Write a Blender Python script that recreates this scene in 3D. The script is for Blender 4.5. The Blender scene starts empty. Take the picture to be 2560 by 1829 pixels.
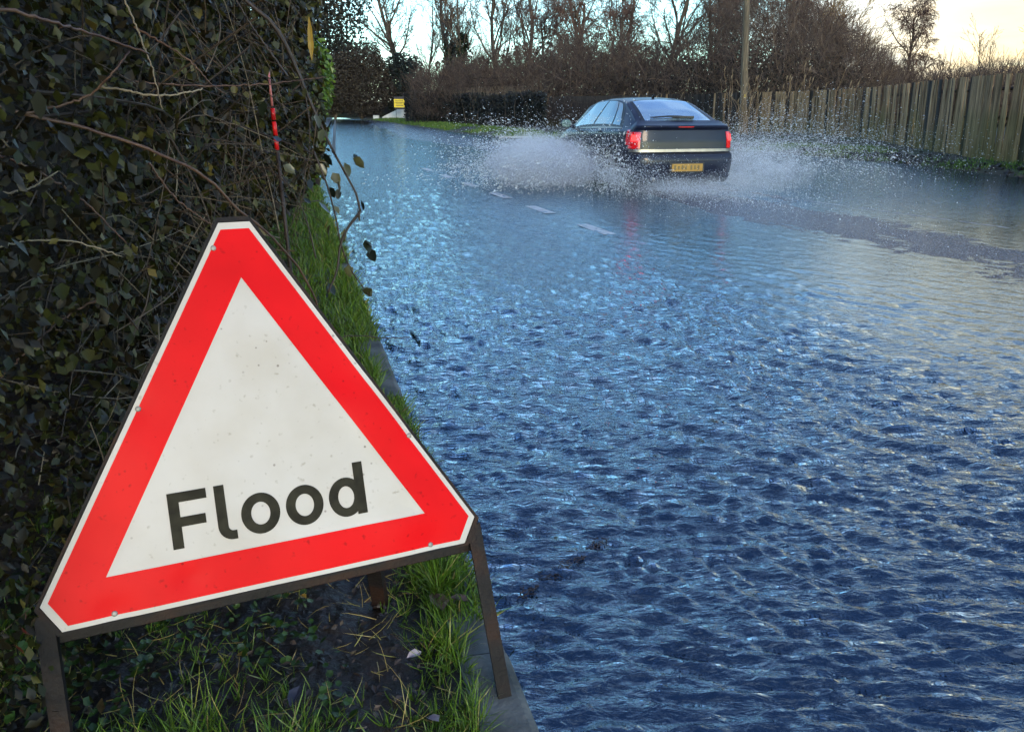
import bpy, bmesh, math, random
import numpy as np
from mathutils import Vector, Matrix

# ------------------------------------------------------------------ camera, sky, sun, exposure
scene = bpy.context.scene
C = scene.collection
rng = np.random.default_rng(11)
random.seed(5)
R = math.radians

cam_d = bpy.data.cameras.new('camera')
cam_d.sensor_width = 36.0
cam_d.lens = 36.0 * 2050 / 2560
cam_d.clip_start = 0.05
cam_d.clip_end = 6000
cam = bpy.data.objects.new('camera', cam_d)
C.objects.link(cam)
cam.location = (0, 0, 1.3)
cam.rotation_euler = (R(90 - 17.45), 0, 0)
scene.camera = cam

SUN_AZ = R(164)     # clockwise from +Y: low soft sun added behind the photographer to light front faces
SUN_EL = R(15)
sun_dir = Vector((math.sin(SUN_AZ) * math.cos(SUN_EL), math.cos(SUN_AZ) * math.cos(SUN_EL), math.sin(SUN_EL)))

glow_dir = Vector((math.sin(R(33)) * math.cos(R(6)), math.cos(R(33)) * math.cos(R(6)), math.sin(R(6))))   # bank of sunset-coloured cloud

world = bpy.data.worlds.new('World')
scene.world = world
world.use_nodes = True
nt = world.node_tree
for n in list(nt.nodes):
    nt.nodes.remove(n)
def wn(t, **kw):
    n = nt.nodes.new(t)
    for k, v in kw.items():
        setattr(n, k, v)
    return n
def wl(a, b):
    nt.links.new(a, b)
def wmath(op, a, b=None, clamp=False):
    n = wn('ShaderNodeMath', operation=op, use_clamp=clamp)
    for i, v in enumerate((a, b)):
        if v is None: continue
        if isinstance(v, (int, float)): n.inputs[i].default_value = v
        else: wl(v, n.inputs[i])
    return n.outputs[0]
def wmix(f, a, b, mode='MIX'):
    n = wn('ShaderNodeMix', data_type='RGBA', blend_type=mode)
    n.clamp_factor = True
    for s, v in ((n.inputs[0], f), (n.inputs[6], a), (n.inputs[7], b)):
        if isinstance(v, (int, float)): s.default_value = v
        elif isinstance(v, tuple): s.default_value = v + (1.0,) if len(v) == 3 else v
        else: wl(v, s)
    return n.outputs[2]
sky = wn('ShaderNodeTexSky', sky_type='NISHITA')
sky.sun_disc = False
sky.sun_elevation = SUN_EL
sky.sun_rotation = SUN_AZ
sky.air_density = 1.0
sky.dust_density = 0.6
sky.ozone_density = 2.0
tc = wn('ShaderNodeTexCoord')
sep = wn('ShaderNodeSeparateXYZ')
wl(tc.outputs['Generated'], sep.inputs[0])
zup = wmath('MAXIMUM', sep.outputs[2], 0.0)
# cloud layer seen in perspective: direction projected on a plane overhead
den = wmath('ADD', zup, 0.16)
px_ = wmath('DIVIDE', sep.outputs[0], den)
py_ = wmath('DIVIDE', sep.outputs[1], den)
comb = wn('ShaderNodeCombineXYZ')
wl(px_, comb.inputs[0]); wl(py_, comb.inputs[1])
n1 = wn('ShaderNodeTexNoise')
n1.inputs['Scale'].default_value = 0.85
n1.inputs['Detail'].default_value = 7
n1.inputs['Roughness'].default_value = 0.55
n1.inputs['Distortion'].default_value = 0.35
wl(comb.outputs[0], n1.inputs['Vector'])
dotn = wn('ShaderNodeVectorMath', operation='DOT_PRODUCT')
wl(tc.outputs['Generated'], dotn.inputs[0])
dotn.inputs[1].default_value = glow_dir
sd = wmath('MAXIMUM', dotn.outputs['Value'], 0.0)
near_glow = wmath('POWER', sd, 30.0)
glow = wmath('POWER', sd, 60.0)
# more cloud towards the sunset glow, broken cloud elsewhere
cov = wmath('ADD', n1.outputs[0], wmath('MULTIPLY', near_glow, 0.42))
mr = wn('ShaderNodeMapRange'); mr.clamp = True
mr.inputs[1].default_value = 0.46; mr.inputs[2].default_value = 0.70
wl(cov, mr.inputs[0])
cloud_mask = wmath('MULTIPLY', mr.outputs[0], wmath('SUBTRACT', 0.92, wmath('MULTIPLY', zup, 0.55)))   # thinner cloud overhead
# clear air: teal low down, deep blue overhead
el = wn('ShaderNodeMapRange'); el.clamp = True; el.inputs[1].default_value = 0.14; el.inputs[2].default_value = 0.62
wl(zup, el.inputs[0])
SKY_K = wmix(el.outputs[0], (1.45, 1.92, 1.95), (0.80, 1.00, 1.42))
sky_c = wmix(1.0, sky.outputs[0], SKY_K, 'MULTIPLY')
hs = wn('ShaderNodeHueSaturation'); hs.inputs['Saturation'].default_value = 1.0
wl(sky_c, hs.inputs['Color'])
n2 = wn('ShaderNodeTexNoise')
n2.inputs['Scale'].default_value = 2.6; n2.inputs['Detail'].default_value = 6; n2.inputs['Distortion'].default_value = 0.6
wl(comb.outputs[0], n2.inputs['Vector'])
cl_far = wmix(n2.outputs[0], (4.6, 5.5, 6.3), (7.6, 8.2, 8.7))
n2c = wn('ShaderNodeMapRange'); n2c.clamp = True; n2c.inputs[1].default_value = 0.36; n2c.inputs[2].default_value = 0.66
wl(n2.outputs[0], n2c.inputs[0])
cl_glow = wmix(n2c.outputs[0], (2.7, 1.95, 1.35), (7.8, 5.1, 2.1))
cl_c = wmix(near_glow, cl_far, cl_glow)
allc = wmix(cloud_mask, hs.outputs[0], cl_c)
allc = wmix(1.0, allc, wmix(glow, (0, 0, 0), (2.0, 1.4, 0.5)), 'ADD')
bg = wn('ShaderNodeBackground')
bg.inputs[1].default_value = 0.10
wl(allc, bg.inputs[0])
wo = wn('ShaderNodeOutputWorld')
wl(bg.outputs[0], wo.inputs[0])

sun_d = bpy.data.lights.new('sun', 'SUN')  # added frontal lamp; the glowing cloud lies ahead, away from it
sun_d.energy = 0.5
sun_d.angle = R(12)
sun_d.color = (1.0, 0.76, 0.54)
sun_o = bpy.data.objects.new('sun', sun_d)
C.objects.link(sun_o)
sun_o.rotation_euler = sun_dir.to_track_quat('Z', 'Y').to_euler()
sun_o.location = (30, 50, 30)

vs = scene.view_settings
vs.view_transform = 'Standard'; vs.look = 'None'; vs.gamma = 1.0
vs.use_curve_mapping = False
vs.exposure = 1.35
scene.cycles.use_denoising = True
scene.cycles.max_bounces = 5
scene.cycles.diffuse_bounces = 2
scene.cycles.glossy_bounces = 3
scene.cycles.transmission_bounces = 3
scene.cycles.volume_step_rate = 5.0
scene.cycles.volume_max_steps = 48
scene.cycles.transparent_max_bounces = 6
scene.cycles.volume_bounces = 2
scene.cycles.use_adaptive_sampling = True
scene.cycles.adaptive_threshold = 0.03
scene.cycles.caustics_reflective = False
scene.cycles.caustics_refractive = False

# ------------------------------------------------------------------ helpers
def S(v):  # smoothstep
    v = np.clip(v, 0, 1); return v * v * (3 - 2 * v)

class MB:
    """collects vertices and quads / tris, links them as ONE mesh object"""
    def __init__(self):
        self.v = []; self.q = []; self.t = []; self.n = 0; self.tint = []
    def add(self, v, q=None, t=None, tint=0.5):
        v = np.asarray(v, float).reshape(-1, 3)
        if q is not None and len(q): self.q.append(np.asarray(q, int) + self.n)
        if t is not None and len(t): self.t.append(np.asarray(t, int) + self.n)
        self.v.append(v); self.n += len(v)
        self.tint.append(np.broadcast_to(np.asarray(tint, float), (len(v),)))
    def box(self, c, s, rot=None, tint=0.5):
        c = np.asarray(c, float); h = np.asarray(s, float) / 2
        p = np.array([(x, y, z) for x in (-1, 1) for y in (-1, 1) for z in (-1, 1)], float) * h
        if rot is not None: p = p @ np.asarray(rot, float).T
        self.add(p + c, q=[(0, 1, 3, 2), (4, 6, 7, 5), (0, 4, 5, 1), (2, 3, 7, 6), (0, 2, 6, 4), (1, 5, 7, 3)], tint=tint)
    def tube(self, pts, rad, sides=6, cap=True, tint=0.5):
        P = np.asarray(pts, float); n = len(P)
        rad = np.broadcast_to(np.asarray(rad, float), (n,))
        T = np.gradient(P, axis=0); T /= np.linalg.norm(T, axis=1)[:, None] + 1e-12
        up = np.array([0, 0, 1.0]) if abs(T[0][2]) < 0.9 else np.array([1.0, 0, 0])
        A = np.cross(T, up); A /= np.linalg.norm(A, axis=1)[:, None] + 1e-12
        B = np.cross(T, A)
        a = np.linspace(0, 2 * math.pi, sides, endpoint=False)
        V = P[:, None] + rad[:, None, None] * (np.cos(a)[None, :, None] * A[:, None] + np.sin(a)[None, :, None] * B[:, None])
        i = np.arange(n - 1)[:, None] * sides; j = np.arange(sides)[None]; k = (j + 1) % sides
        q = np.stack([i + j, i + k, i + k + sides, i + j + sides], -1).reshape(-1, 4)
        t = []
        if cap and sides > 2:
            t = [(0, m + 1, m) for m in range(1, sides - 1)] + [((n - 1) * sides, (n - 1) * sides + m, (n - 1) * sides + m + 1) for m in range(1, sides - 1)]
        self.add(V.reshape(-1, 3), q, t, tint)
    def grid(self, P, tint=0.5, flip=False):
        P = np.asarray(P, float); a, b = P.shape[:2]
        i = np.arange(a - 1)[:, None] * b; j = np.arange(b - 1)[None]
        q = np.stack([i + j, i + j + 1, i + j + 1 + b, i + j + b], -1).reshape(-1, 4)
        if flip: q = q[:, ::-1]
        self.add(P.reshape(-1, 3), q, None, tint)
    def prism(self, poly, z0, z1, xf=None, tint=0.5):
        """poly: list of (x, y) ccw; extruded z0..z1; xf maps Nx3 to Nx3"""
        n = len(poly); p = np.array(poly, float)
        V = np.vstack([np.c_[p, np.full(n, z0)], np.c_[p, np.full(n, z1)]])
        q = [(i, (i + 1) % n, n + (i + 1) % n, n + i) for i in range(n)]
        import mathutils.geometry as mg
        tr = mg.tessellate_polygon([[Vector((x, y, 0)) for x, y in poly]])
        t = []
        for a, b, c in tr:
            ar = (p[b][0] - p[a][0]) * (p[c][1] - p[a][1]) - (p[b][1] - p[a][1]) * (p[c][0] - p[a][0])
            if ar < 0: b, c = c, b
            t.append((n + a, n + b, n + c)); t.append((a, c, b))
        if xf is not None: V = xf(V)
        self.add(V, q, t, tint)
    def mesh(self, name, m=None, smooth=False):
        V = np.concatenate(self.v) if self.v else np.zeros((0, 3))
        Q = np.concatenate(self.q) if self.q else np.zeros((0, 4), int)
        T = np.concatenate(self.t) if self.t else np.zeros((0, 3), int)
        me = bpy.data.meshes.new(name)
        me.vertices.add(len(V)); me.vertices.foreach_set('co', V.astype(np.float32).ravel())
        nl = Q.size + T.size
        me.loops.add(nl); me.loops.foreach_set('vertex_index', np.concatenate([Q.ravel(), T.ravel()]).astype(np.int32))
        me.polygons.add(len(Q) + len(T))
        ls = np.concatenate([np.arange(len(Q)) * 4, Q.size + np.arange(len(T)) * 3]).astype(np.int32)
        me.polygons.foreach_set('loop_start', ls)
        try: me.polygons.foreach_set('loop_total', np.concatenate([np.full(len(Q), 4), np.full(len(T), 3)]).astype(np.int32))
        except Exception: pass
        at = me.attributes.new('tint', 'FLOAT', 'POINT')
        at.data.foreach_set('value', np.concatenate(self.tint).astype(np.float32) if self.tint else np.zeros(0, np.float32))
        me.update(calc_edges=True); me.validate()
        me.polygons.foreach_set('use_smooth', np.full(len(me.polygons), bool(smooth)))
        if m: me.materials.append(m)
        return me
    def build(self, name, m=None, parent=None, smooth=False):
        return link(name, self.mesh(name, m, smooth), parent)

def link(name, data, parent=None):
    o = bpy.data.objects.new(name, data)
    C.objects.link(o)
    if parent is not None: o.parent = parent
    return o
def tag(o, label=None, cat=None, group=None, kind=None):
    if label: o['label'] = label
    if cat: o['category'] = cat
    if group: o['group'] = group
    if kind: o['kind'] = kind
    return o
def empty(name, loc=(0, 0, 0), rz=0.0):
    o = link(name, None); o.location = loc; o.rotation_euler = (0, 0, rz); o.empty_display_size = 0.1
    return o
def bevel(o, w, seg=2):
    md = o.modifiers.new('bevel', 'BEVEL'); md.width = w; md.segments = seg; md.limit_method = 'ANGLE'; md.angle_limit = R(35)
    return o

def scatter(mb, tv, tq, tt, pos, M, tint):
    """copies of a little template (tv verts, tq quads, tt tris) at pos (N,3) with matrices M (N,3,3)"""
    N = len(pos); n = len(tv)
    V = np.einsum('nij,kj->nki', M, np.asarray(tv, float)) + pos[:, None]
    off = (np.arange(N) * n)[:, None, None]
    q = (np.asarray(tq, int)[None] + off).reshape(-1, 4) if tq is not None and len(tq) else None
    t = (np.asarray(tt, int)[None] + off).reshape(-1, 3) if tt is not None and len(tt) else None
    mb.add(V.reshape(-1, 3), q, t, np.repeat(tint, n))
def frames(d, roll=None):
    """matrices whose 2nd column is d (N,3), with random roll about it"""
    d = d / (np.linalg.norm(d, axis=1)[:, None] + 1e-12); N = len(d)
    r = rng.normal(size=(N, 3)) if roll is None else roll
    x = np.cross(d, r); x /= np.linalg.norm(x, axis=1)[:, None] + 1e-12
    z = np.cross(x, d)
    return np.stack([x, d, z], -1)

# ---- materials
def nodes_of(name):
    m = bpy.data.materials.new(name); m.use_nodes = True
    t = m.node_tree
    for n in list(t.nodes): t.nodes.remove(n)
    out = t.nodes.new('ShaderNodeOutputMaterial')
    return m, t, out
def mat(name, c1, c2=None, scale=6.0, rough=0.6, metal=0.0, bump=0.0, bscale=None, spec=0.5, tint=None, vec='Object',
        detail=5, stretch=None, coat=0.0, coat_r=0.03, rough2=None, trans=0.0, emit=None, estr=0.0, c3=None, rand=0.0, lo=0.35, hi=0.65):
    m, t, out = nodes_of(name)
    N = t.nodes.new; L = t.links.new
    b = N('ShaderNodeBsdfPrincipled')
    L(b.outputs[0], out.inputs[0])
    b.inputs['Roughness'].default_value = rough; b.inputs['Metallic'].default_value = metal
    b.inputs['Specular IOR Level'].default_value = spec
    b.inputs['Coat Weight'].default_value = coat; b.inputs['Coat Roughness'].default_value = coat_r
    if emit: b.inputs['Emission Color'].default_value = emit + (1,); b.inputs['Emission Strength'].default_value = estr
    tcn = N('ShaderNodeTexCoord'); v = tcn.outputs[vec]
    if stretch:
        mp = N('ShaderNodeMapping'); mp.inputs['Scale'].default_value = stretch; L(v, mp.inputs[0]); v = mp.outputs[0]
    nz = N('ShaderNodeTexNoise'); nz.inputs['Scale'].default_value = scale; nz.inputs['Detail'].default_value = detail
    L(v, nz.inputs['Vector'])
    col = None
    if c2 is None: b.inputs['Base Color'].default_value = c1 + (1,)
    else:
        rp = N('ShaderNodeValToRGB'); rp.color_ramp.elements[0].position = lo; rp.color_ramp.elements[1].position = hi
        rp.color_ramp.elements[0].color = c1 + (1,); rp.color_ramp.elements[1].color = c2 + (1,)
        if c3: e = rp.color_ramp.elements.new((lo + hi) / 2); e.color = c3 + (1,)
        L(nz.outputs[0], rp.inputs[0]); col = rp.outputs[0]
    if tint:   # the leaf's / board's own colour: mixed along a ramp by the 'tint' attribute
        at = N('ShaderNodeAttribute'); at.attribute_name = 'tint'
        r2 = N('ShaderNodeValToRGB'); els = r2.color_ramp.elements
        while len(els) > 1: els.remove(els[-1])
        els[0].position = tint[0][0]; els[0].color = tint[0][1] + (1,)
        for p_, c_ in tint[1:]:
            e = els.new(p_); e.color = c_ + (1,)
        L(at.outputs['Fac'], r2.inputs[0])
        if col is None: col = r2.outputs[0]
        else:
            mx = N('ShaderNodeMix'); mx.data_type = 'RGBA'; mx.blend_type = 'MULTIPLY'; mx.inputs[0].default_value = 1.0
            L(col, mx.inputs[6]); L(r2.outputs[0], mx.inputs[7]); col = mx.outputs[2]
    if rand:   # object-to-object difference
        oi = N('ShaderNodeObjectInfo'); mp2 = N('ShaderNodeMapRange'); mp2.inputs[3].default_value = 1 - rand; mp2.inputs[4].default_value = 1 + rand
        L(oi.outputs['Random'], mp2.inputs[0])
        vm = N('ShaderNodeVectorMath'); vm.operation = 'SCALE'; L(col, vm.inputs[0]); L(mp2.outputs[0], vm.inputs['Scale']); col = vm.outputs[0]
    if col is not None: L(col, b.inputs['Base Color'])
    if rough2 is not None:
        mr_ = N('ShaderNodeMapRange'); mr_.inputs[1].default_value = 0.35; mr_.inputs[2].default_value = 0.65
        mr_.inputs[3].default_value = rough; mr_.inputs[4].default_value = rough2
        L(nz.outputs[0], mr_.inputs[0]); L(mr_.outputs[0], b.inputs['Roughness'])
    if bump:
        nb = N('ShaderNodeTexNoise'); nb.inputs['Scale'].default_value = bscale or scale * 3; nb.inputs['Detail'].default_value = 6
        L(v, nb.inputs['Vector'])
        bp = N('ShaderNodeBump'); bp.inputs['Strength'].default_value = 1.0; bp.inputs['Distance'].default_value = bump
        L(nb.outputs[0], bp.inputs['Height']); L(bp.outputs[0], b.inputs['Normal'])
    if trans:  # thin leaf: some light passes through
        tr = N('ShaderNodeBsdfTranslucent'); ms = N('ShaderNodeMixShader'); ms.inputs[0].default_value = trans
        if col is not None: L(col, tr.inputs[0])
        else: tr.inputs[0].default_value = c1 + (1,)
        L(b.outputs[0], ms.inputs[1]); L(tr.outputs[0], ms.inputs[2]); L(ms.outputs[0], out.inputs[0])
    return m

def curve(pts, n=24):
    """smooth polyline (Catmull-Rom) through pts"""
    P = np.asarray(pts, float)
    if len(P) < 3: return np.linspace(P[0], P[-1], n)
    d = np.r_[0, np.cumsum(np.linalg.norm(np.diff(P, axis=0), axis=1))]
    m = np.gradient(P, d, axis=0)
    s = np.linspace(0, d[-1], n); i = np.clip(np.searchsorted(d, s) - 1, 0, len(P) - 2)
    h = (d[i + 1] - d[i]); t = ((s - d[i]) / h)[:, None]; h = h[:, None]
    return (2*t**3 - 3*t**2 + 1) * P[i] + (t**3 - 2*t**2 + t) * h * m[i] + (-2*t**3 + 3*t**2) * P[i+1] + (t**3 - t**2) * h * m[i+1]
def ip(x, knots):
    k = np.asarray(knots, float); return np.interp(x, k[:, 0], k[:, 1])
def sip(x, knots):
    k = np.asarray(knots, float); xs = np.linspace(k[0, 0], k[-1, 0], 600); ys = np.interp(xs, k[:, 0], k[:, 1])
    w = 15; ker = np.hanning(2 * w + 1); ker /= ker.sum()
    ys = np.convolve(np.pad(ys, w, mode='reflect', reflect_type='odd'), ker, 'valid')
    return np.interp(x, xs, ys)

# cheap value noise in numpy (for terrain, masks)
def vnoise(x, y, seed=0):
    def h(i, j):
        n = (i * 374761393 + j * 668265263 + seed * 982451653) & 0x7fffffff
        n = (n ^ (n >> 13)) * 1274126177 & 0x7fffffff
        return ((n ^ (n >> 16)) & 0xffff) / 65535.0
    x = np.asarray(x, float); y = np.asarray(y, float)
    i = np.floor(x).astype(np.int64); j = np.floor(y).astype(np.int64)
    u = S(x - i); v = S(y - j)
    return (h(i, j) * (1 - u) + h(i + 1, j) * u) * (1 - v) + (h(i, j + 1) * (1 - u) + h(i + 1, j + 1) * u) * v
def fbm(x, y, seed=0, o=4):
    a = 0; w = 0.5
    for k in range(o):
        a = a + w * vnoise(x * 2**k, y * 2**k, seed + k); w *= 0.5
    return a / (1 - 0.5**o)

# ------------------------------------------------------------------ the lie of the land
def xk(y):      # face of the left kerb
    y = np.asarray(y, float)
    return 0.42 - 0.262 * np.minimum(y, 16) - 0.205 * np.maximum(y - 16, 0)
EDGE = np.array([(9.9, -8), (9.9, 10), (9.8, 16), (9.3, 20), (8.6, 22.5), (7.9, 25), (6.5, 28), (3.5, 32), (0.0, 36), (-3.6, 48), (-8.5, 67), (-13.9, 87), (-27, 130)], float)
def xe(y):      # right edge of the road
    return np.interp(y, EDGE[:, 1], EDGE[:, 0])
def road_h(x, y):
    s = x - xk(y)
    h = np.interp(s, [0, 1.5, 3.0, 4.3, 5.0, 5.6, 6.1, 6.5, 7.2, 8.2, 10, 13], [-0.10, -0.075, -0.04, -0.014, -0.002, 0.003, 0.003, 0.000, -0.004, -0.010, -0.03, -0.03])
    far = S((y - 24) / 16)
    h = h * (1 - far) + far * (-0.012 + 0.03 * np.exp(-((s - 5.0) / 1.6) ** 2))
    h = h + (fbm(s * 1.3, y * 0.2, 3) - 0.5) * 0.014 + (fbm(x * 3, y * 1.4, 9) - 0.5) * 0.011
    return h

m_asphalt = mat('wet_asphalt', (0.010, 0.015, 0.028), (0.026, 0.036, 0.058), scale=60, rough=0.14, rough2=0.30, bump=0.014, bscale=75, spec=1.0)
m_asphalt.node_tree.nodes['Principled BSDF'].inputs['Specular Tint'].default_value = (0.62, 0.80, 1.0, 1)  # sky-blue reflection put into the gloss tint
m_mud = mat('wet_mud', (0.010, 0.008, 0.007), (0.038, 0.028, 0.02), scale=5, rough=0.35, rough2=0.75, bump=0.02, bscale=22, spec=0.4)
m_bank = mat('bank_earth', (0.022, 0.017, 0.011), (0.035, 0.06, 0.012), scale=1.1, rough=0.85, bump=0.05, bscale=6, c3=(0.04, 0.035, 0.018))
m_field = mat('rough_ground', (0.03, 0.028, 0.014), (0.05, 0.065, 0.02), scale=0.4, rough=0.9, bump=0.1, bscale=2)

g = MB(); n = 40
gx = np.linspace(-3000, 3000, n); X, Y = np.meshgrid(gx, gx)
g.grid(np.stack([X, Y, np.full_like(X, -0.6)], -1))
tag(g.build('ground', m_field), kind='structure')

ys = np.r_[np.arange(-8, 40, 0.2), np.geomspace(40, 130, 90)]
ss = np.linspace(0, 1, 90)
Yg, Sg = np.meshgrid(ys, ss, indexing='ij')
Xg = xk(Yg) * (1 - Sg) + (xe(Yg) + 1.2) * Sg
rd = MB(); rd.grid(np.stack([Xg, Yg, road_h(Xg, Yg)], -1), flip=True)
road = tag(rd.build('road', m_asphalt, smooth=True), kind='structure')

# right-hand bank, up to and beyond the fence
m_bankcols = [0, 0.25, 0.6, 1.0, 1.5, 2.2, 3.2, 6, 12, 30, 90, 260]
zc = [-0.10, -0.02, 0.06, 0.11, 0.16, 0.19, 0.2, 0.22, 0.25, 0.3, 0.3, -0.3]
sub = np.interp(np.linspace(0, len(m_bankcols) - 1, 60), range(len(m_bankcols)), m_bankcols)
subz = np.interp(sub, m_bankcols, zc)
yb = np.r_[np.arange(-8, 44, 0.3), np.geomspace(44, 135, 110)]
P = np.zeros((len(yb), len(sub), 3))
nx = np.array([0.0 if y < 20 else 0.35 for y in yb])
for i, y in enumerate(yb):
    P[i, :, 0] = xe(y) - 0.15 + sub; P[i, :, 1] = y + sub * 0.0
    r_ = (fbm(P[i, :, 0] * 1.2, P[i, :, 1] * 1.2, 21) - 0.5) * 0.22 * np.clip(sub / 1.0, 0, 1) * np.clip((40 - sub) / 20, 0, 1)
    P[i, :, 2] = subz + r_ * 0.6
bk = MB(); bk.grid(P, flip=True)
bank = tag(bk.build('bank', m_bank, smooth=True), kind='structure')

# left verge (mud, between the kerb and the hedge) and the ground under the hedge
def verge_h(x, y):
    d = xk(y) - 0.13 - x
    return 0.088 + 0.02 * S(d / 0.3) + 0.16 * S((d - 0.7) / 1.6) + (fbm(x * 4, y * 4, 5) - 0.5) * 0.05 * S(d / 0.12) + (fbm(x * 17, y * 17, 8, 3) - 0.5) * 0.022 * S(d / 0.08)
yv = np.r_[np.arange(-3, 7, 0.04), np.arange(7, 20, 0.2), np.geomspace(20, 135, 60)]
sv = np.r_[np.linspace(0, 1.4, 56), np.linspace(1.5, 4, 16), np.array([6, 12, 30, 100, 280])]
Yv, Sv = np.meshgrid(yv, sv, indexing='ij')
Xv = xk(Yv) - 0.125 - Sv
Zv = verge_h(Xv, Yv)
vg = MB(); vg.grid(np.stack([Xv, Yv, Zv], -1))
verge = tag(vg.build('verge', m_mud, smooth=True), kind='structure')

# kerb: one stone after another
m_kerb = mat('kerb_concrete', (0.045, 0.05, 0.044), (0.14, 0.14, 0.125), scale=9, rough=0.75, bump=0.004, bscale=60, rand=0.18)
kerb = tag(empty('kerb', (0.4, 0, 0)), kind='structure')
km = MB()
prof = [(-0.125, -0.15), (0, -0.15), (0, 0.066), (-0.008, 0.083), (-0.022, 0.09), (-0.125, 0.092)]
L_ = 0.905
for yy in (0, L_):
    km.add([(a, yy, b) for a, b in prof], tint=0.5)
nq = len(prof)
km.q.append(np.array([(i, nq + i, nq + (i + 1) % nq, (i + 1) % nq) for i in range(nq)]))
import itertools
km.t.append(np.array([(0, i, i + 1) for i in range(1, nq - 1)] + [(nq, nq + i + 1, nq + i) for i in range(1, nq - 1)]))
km_me = km.mesh('kerb_stone', m_kerb)
yy = -1.9; k = 0
while yy < 26:
    o = link('kerb_stone', km_me, kerb)
    x0 = float(xk(yy)); x1 = float(xk(yy + 0.91))
    ang = math.atan2(-(x1 - x0), 0.91)
    o.location = (x0 - 0.4 + random.uniform(-0.006, 0.006), yy, random.uniform(-0.008, 0.006)); o.rotation_euler = (R(random.uniform(-.3, .3)), 0, ang)
    yy += 0.915 * math.cos(ang); k += 1
kc = MB()
ykc = np.arange(26, 130, 3.0)
kc.grid(np.stack([np.stack([xk(ykc) - 0.125, ykc, np.full_like(ykc, 0.03)], -1), np.stack([xk(ykc), ykc, np.full_like(ykc, 0.02)], -1), np.stack([xk(ykc), ykc, np.full_like(ykc, -0.12)], -1)], 1))
tag(kc.build('kerb_run', m_kerb, kerb), kind='stuff')

# painted dashes under the shallow water, and the long joint line beyond the wheel tracks
m_paint = mat('road_paint', (0.34, 0.36, 0.36), (0.58, 0.6, 0.6), scale=9, rough=0.5, bump=0.002, bscale=90)
def strip(name, x0, y0, x1, y1, w, m, n=10, lift=0.004, floor_=-0.0035):
    t = np.linspace(0, 1, n)[:, None]
    A = np.array([x0, y0]) * (1 - t) + np.array([x1, y1]) * t
    d = np.array([x1 - x0, y1 - y0]); d /= np.linalg.norm(d); nn = np.array([-d[1], d[0]])
    rows = []
    for a in np.linspace(-w / 2, w / 2, 4):
        q = A + nn * a; rows.append(np.c_[q, np.maximum(road_h(q[:, 0], q[:, 1]), floor_) + lift])
    s_ = MB(); s_.grid(np.stack(rows, 0), flip=True)
    return s_.build(name, m, road)
dd = np.array([-0.30, 1.0]); dd /= np.linalg.norm(dd)
p0 = np.array([1.62, 6.98])
for k in range(1, 7):
    a = p0 + dd * (1.95 * k); b = a + dd * 0.85
    strip('road_dash', *a, *b, 0.15, m_paint, lift=0.0062)
m_line = mat('worn_paint', (0.10, 0.115, 0.14), (0.30, 0.32, 0.36), scale=8, rough=0.5)
for (a, b) in (((6.45, 7.5), (5.72, 9.2)), ((5.66, 9.35), (4.75, 11.35)), ((4.66, 11.5), (4.0, 12.9))):
    strip('edge_line', *a, *b, 0.05, m_line, n=16, lift=0.004)

# ------------------------------------------------------------------ flood water: one rippled sheet at z = 0
m_water, t, out = nodes_of('flood_water')
N = t.nodes.new; Lk = t.links.new
gl = N('ShaderNodeBsdfGlossy'); gl.inputs['Roughness'].default_value = 0.05; gl.inputs['Color'].default_value = (0.75, 0.90, 1.0, 1)  # blue tint puts the sky's reflection into the gloss
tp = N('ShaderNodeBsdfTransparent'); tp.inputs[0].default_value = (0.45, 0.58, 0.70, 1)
mk = N('ShaderNodeBsdfDiffuse'); mk.inputs[0].default_value = (0.008, 0.019, 0.045, 1)  # blue of the reflected sky put into the murk colour
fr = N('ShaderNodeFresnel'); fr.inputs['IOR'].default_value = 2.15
tcn = N('ShaderNodeTexCoord')
nb = N('ShaderNodeTexNoise'); nb.inputs['Scale'].default_value = 36; nb.inputs['Detail'].default_value = 4; nb.inputs['Distortion'].default_value = 0.6
mp = N('ShaderNodeMapping'); mp.inputs['Scale'].default_value = (0.42, 1.0, 1); mp.inputs['Rotation'].default_value = (0, 0, 0.2)
Lk(tcn.outputs['Object'], mp.inputs[0]); Lk(mp.outputs[0], nb.inputs['Vector'])
bp = N('ShaderNodeBump'); bp.inputs['Distance'].default_value = 0.012
nrip = N('ShaderNodeAttribute'); nrip.attribute_name = 'tint'
Lk(nrip.outputs['Fac'], bp.inputs['Strength'])
Lk(nb.outputs[0], bp.inputs['Height'])
for n_ in (gl, fr): Lk(bp.outputs[0], n_.inputs['Normal'])
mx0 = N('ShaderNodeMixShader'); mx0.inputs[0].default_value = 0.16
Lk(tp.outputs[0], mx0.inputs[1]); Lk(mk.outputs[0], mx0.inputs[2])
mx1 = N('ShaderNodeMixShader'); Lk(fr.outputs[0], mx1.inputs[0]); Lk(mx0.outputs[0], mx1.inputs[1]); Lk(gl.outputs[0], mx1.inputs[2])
Lk(mx1.outputs[0], out.inputs[0])

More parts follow.
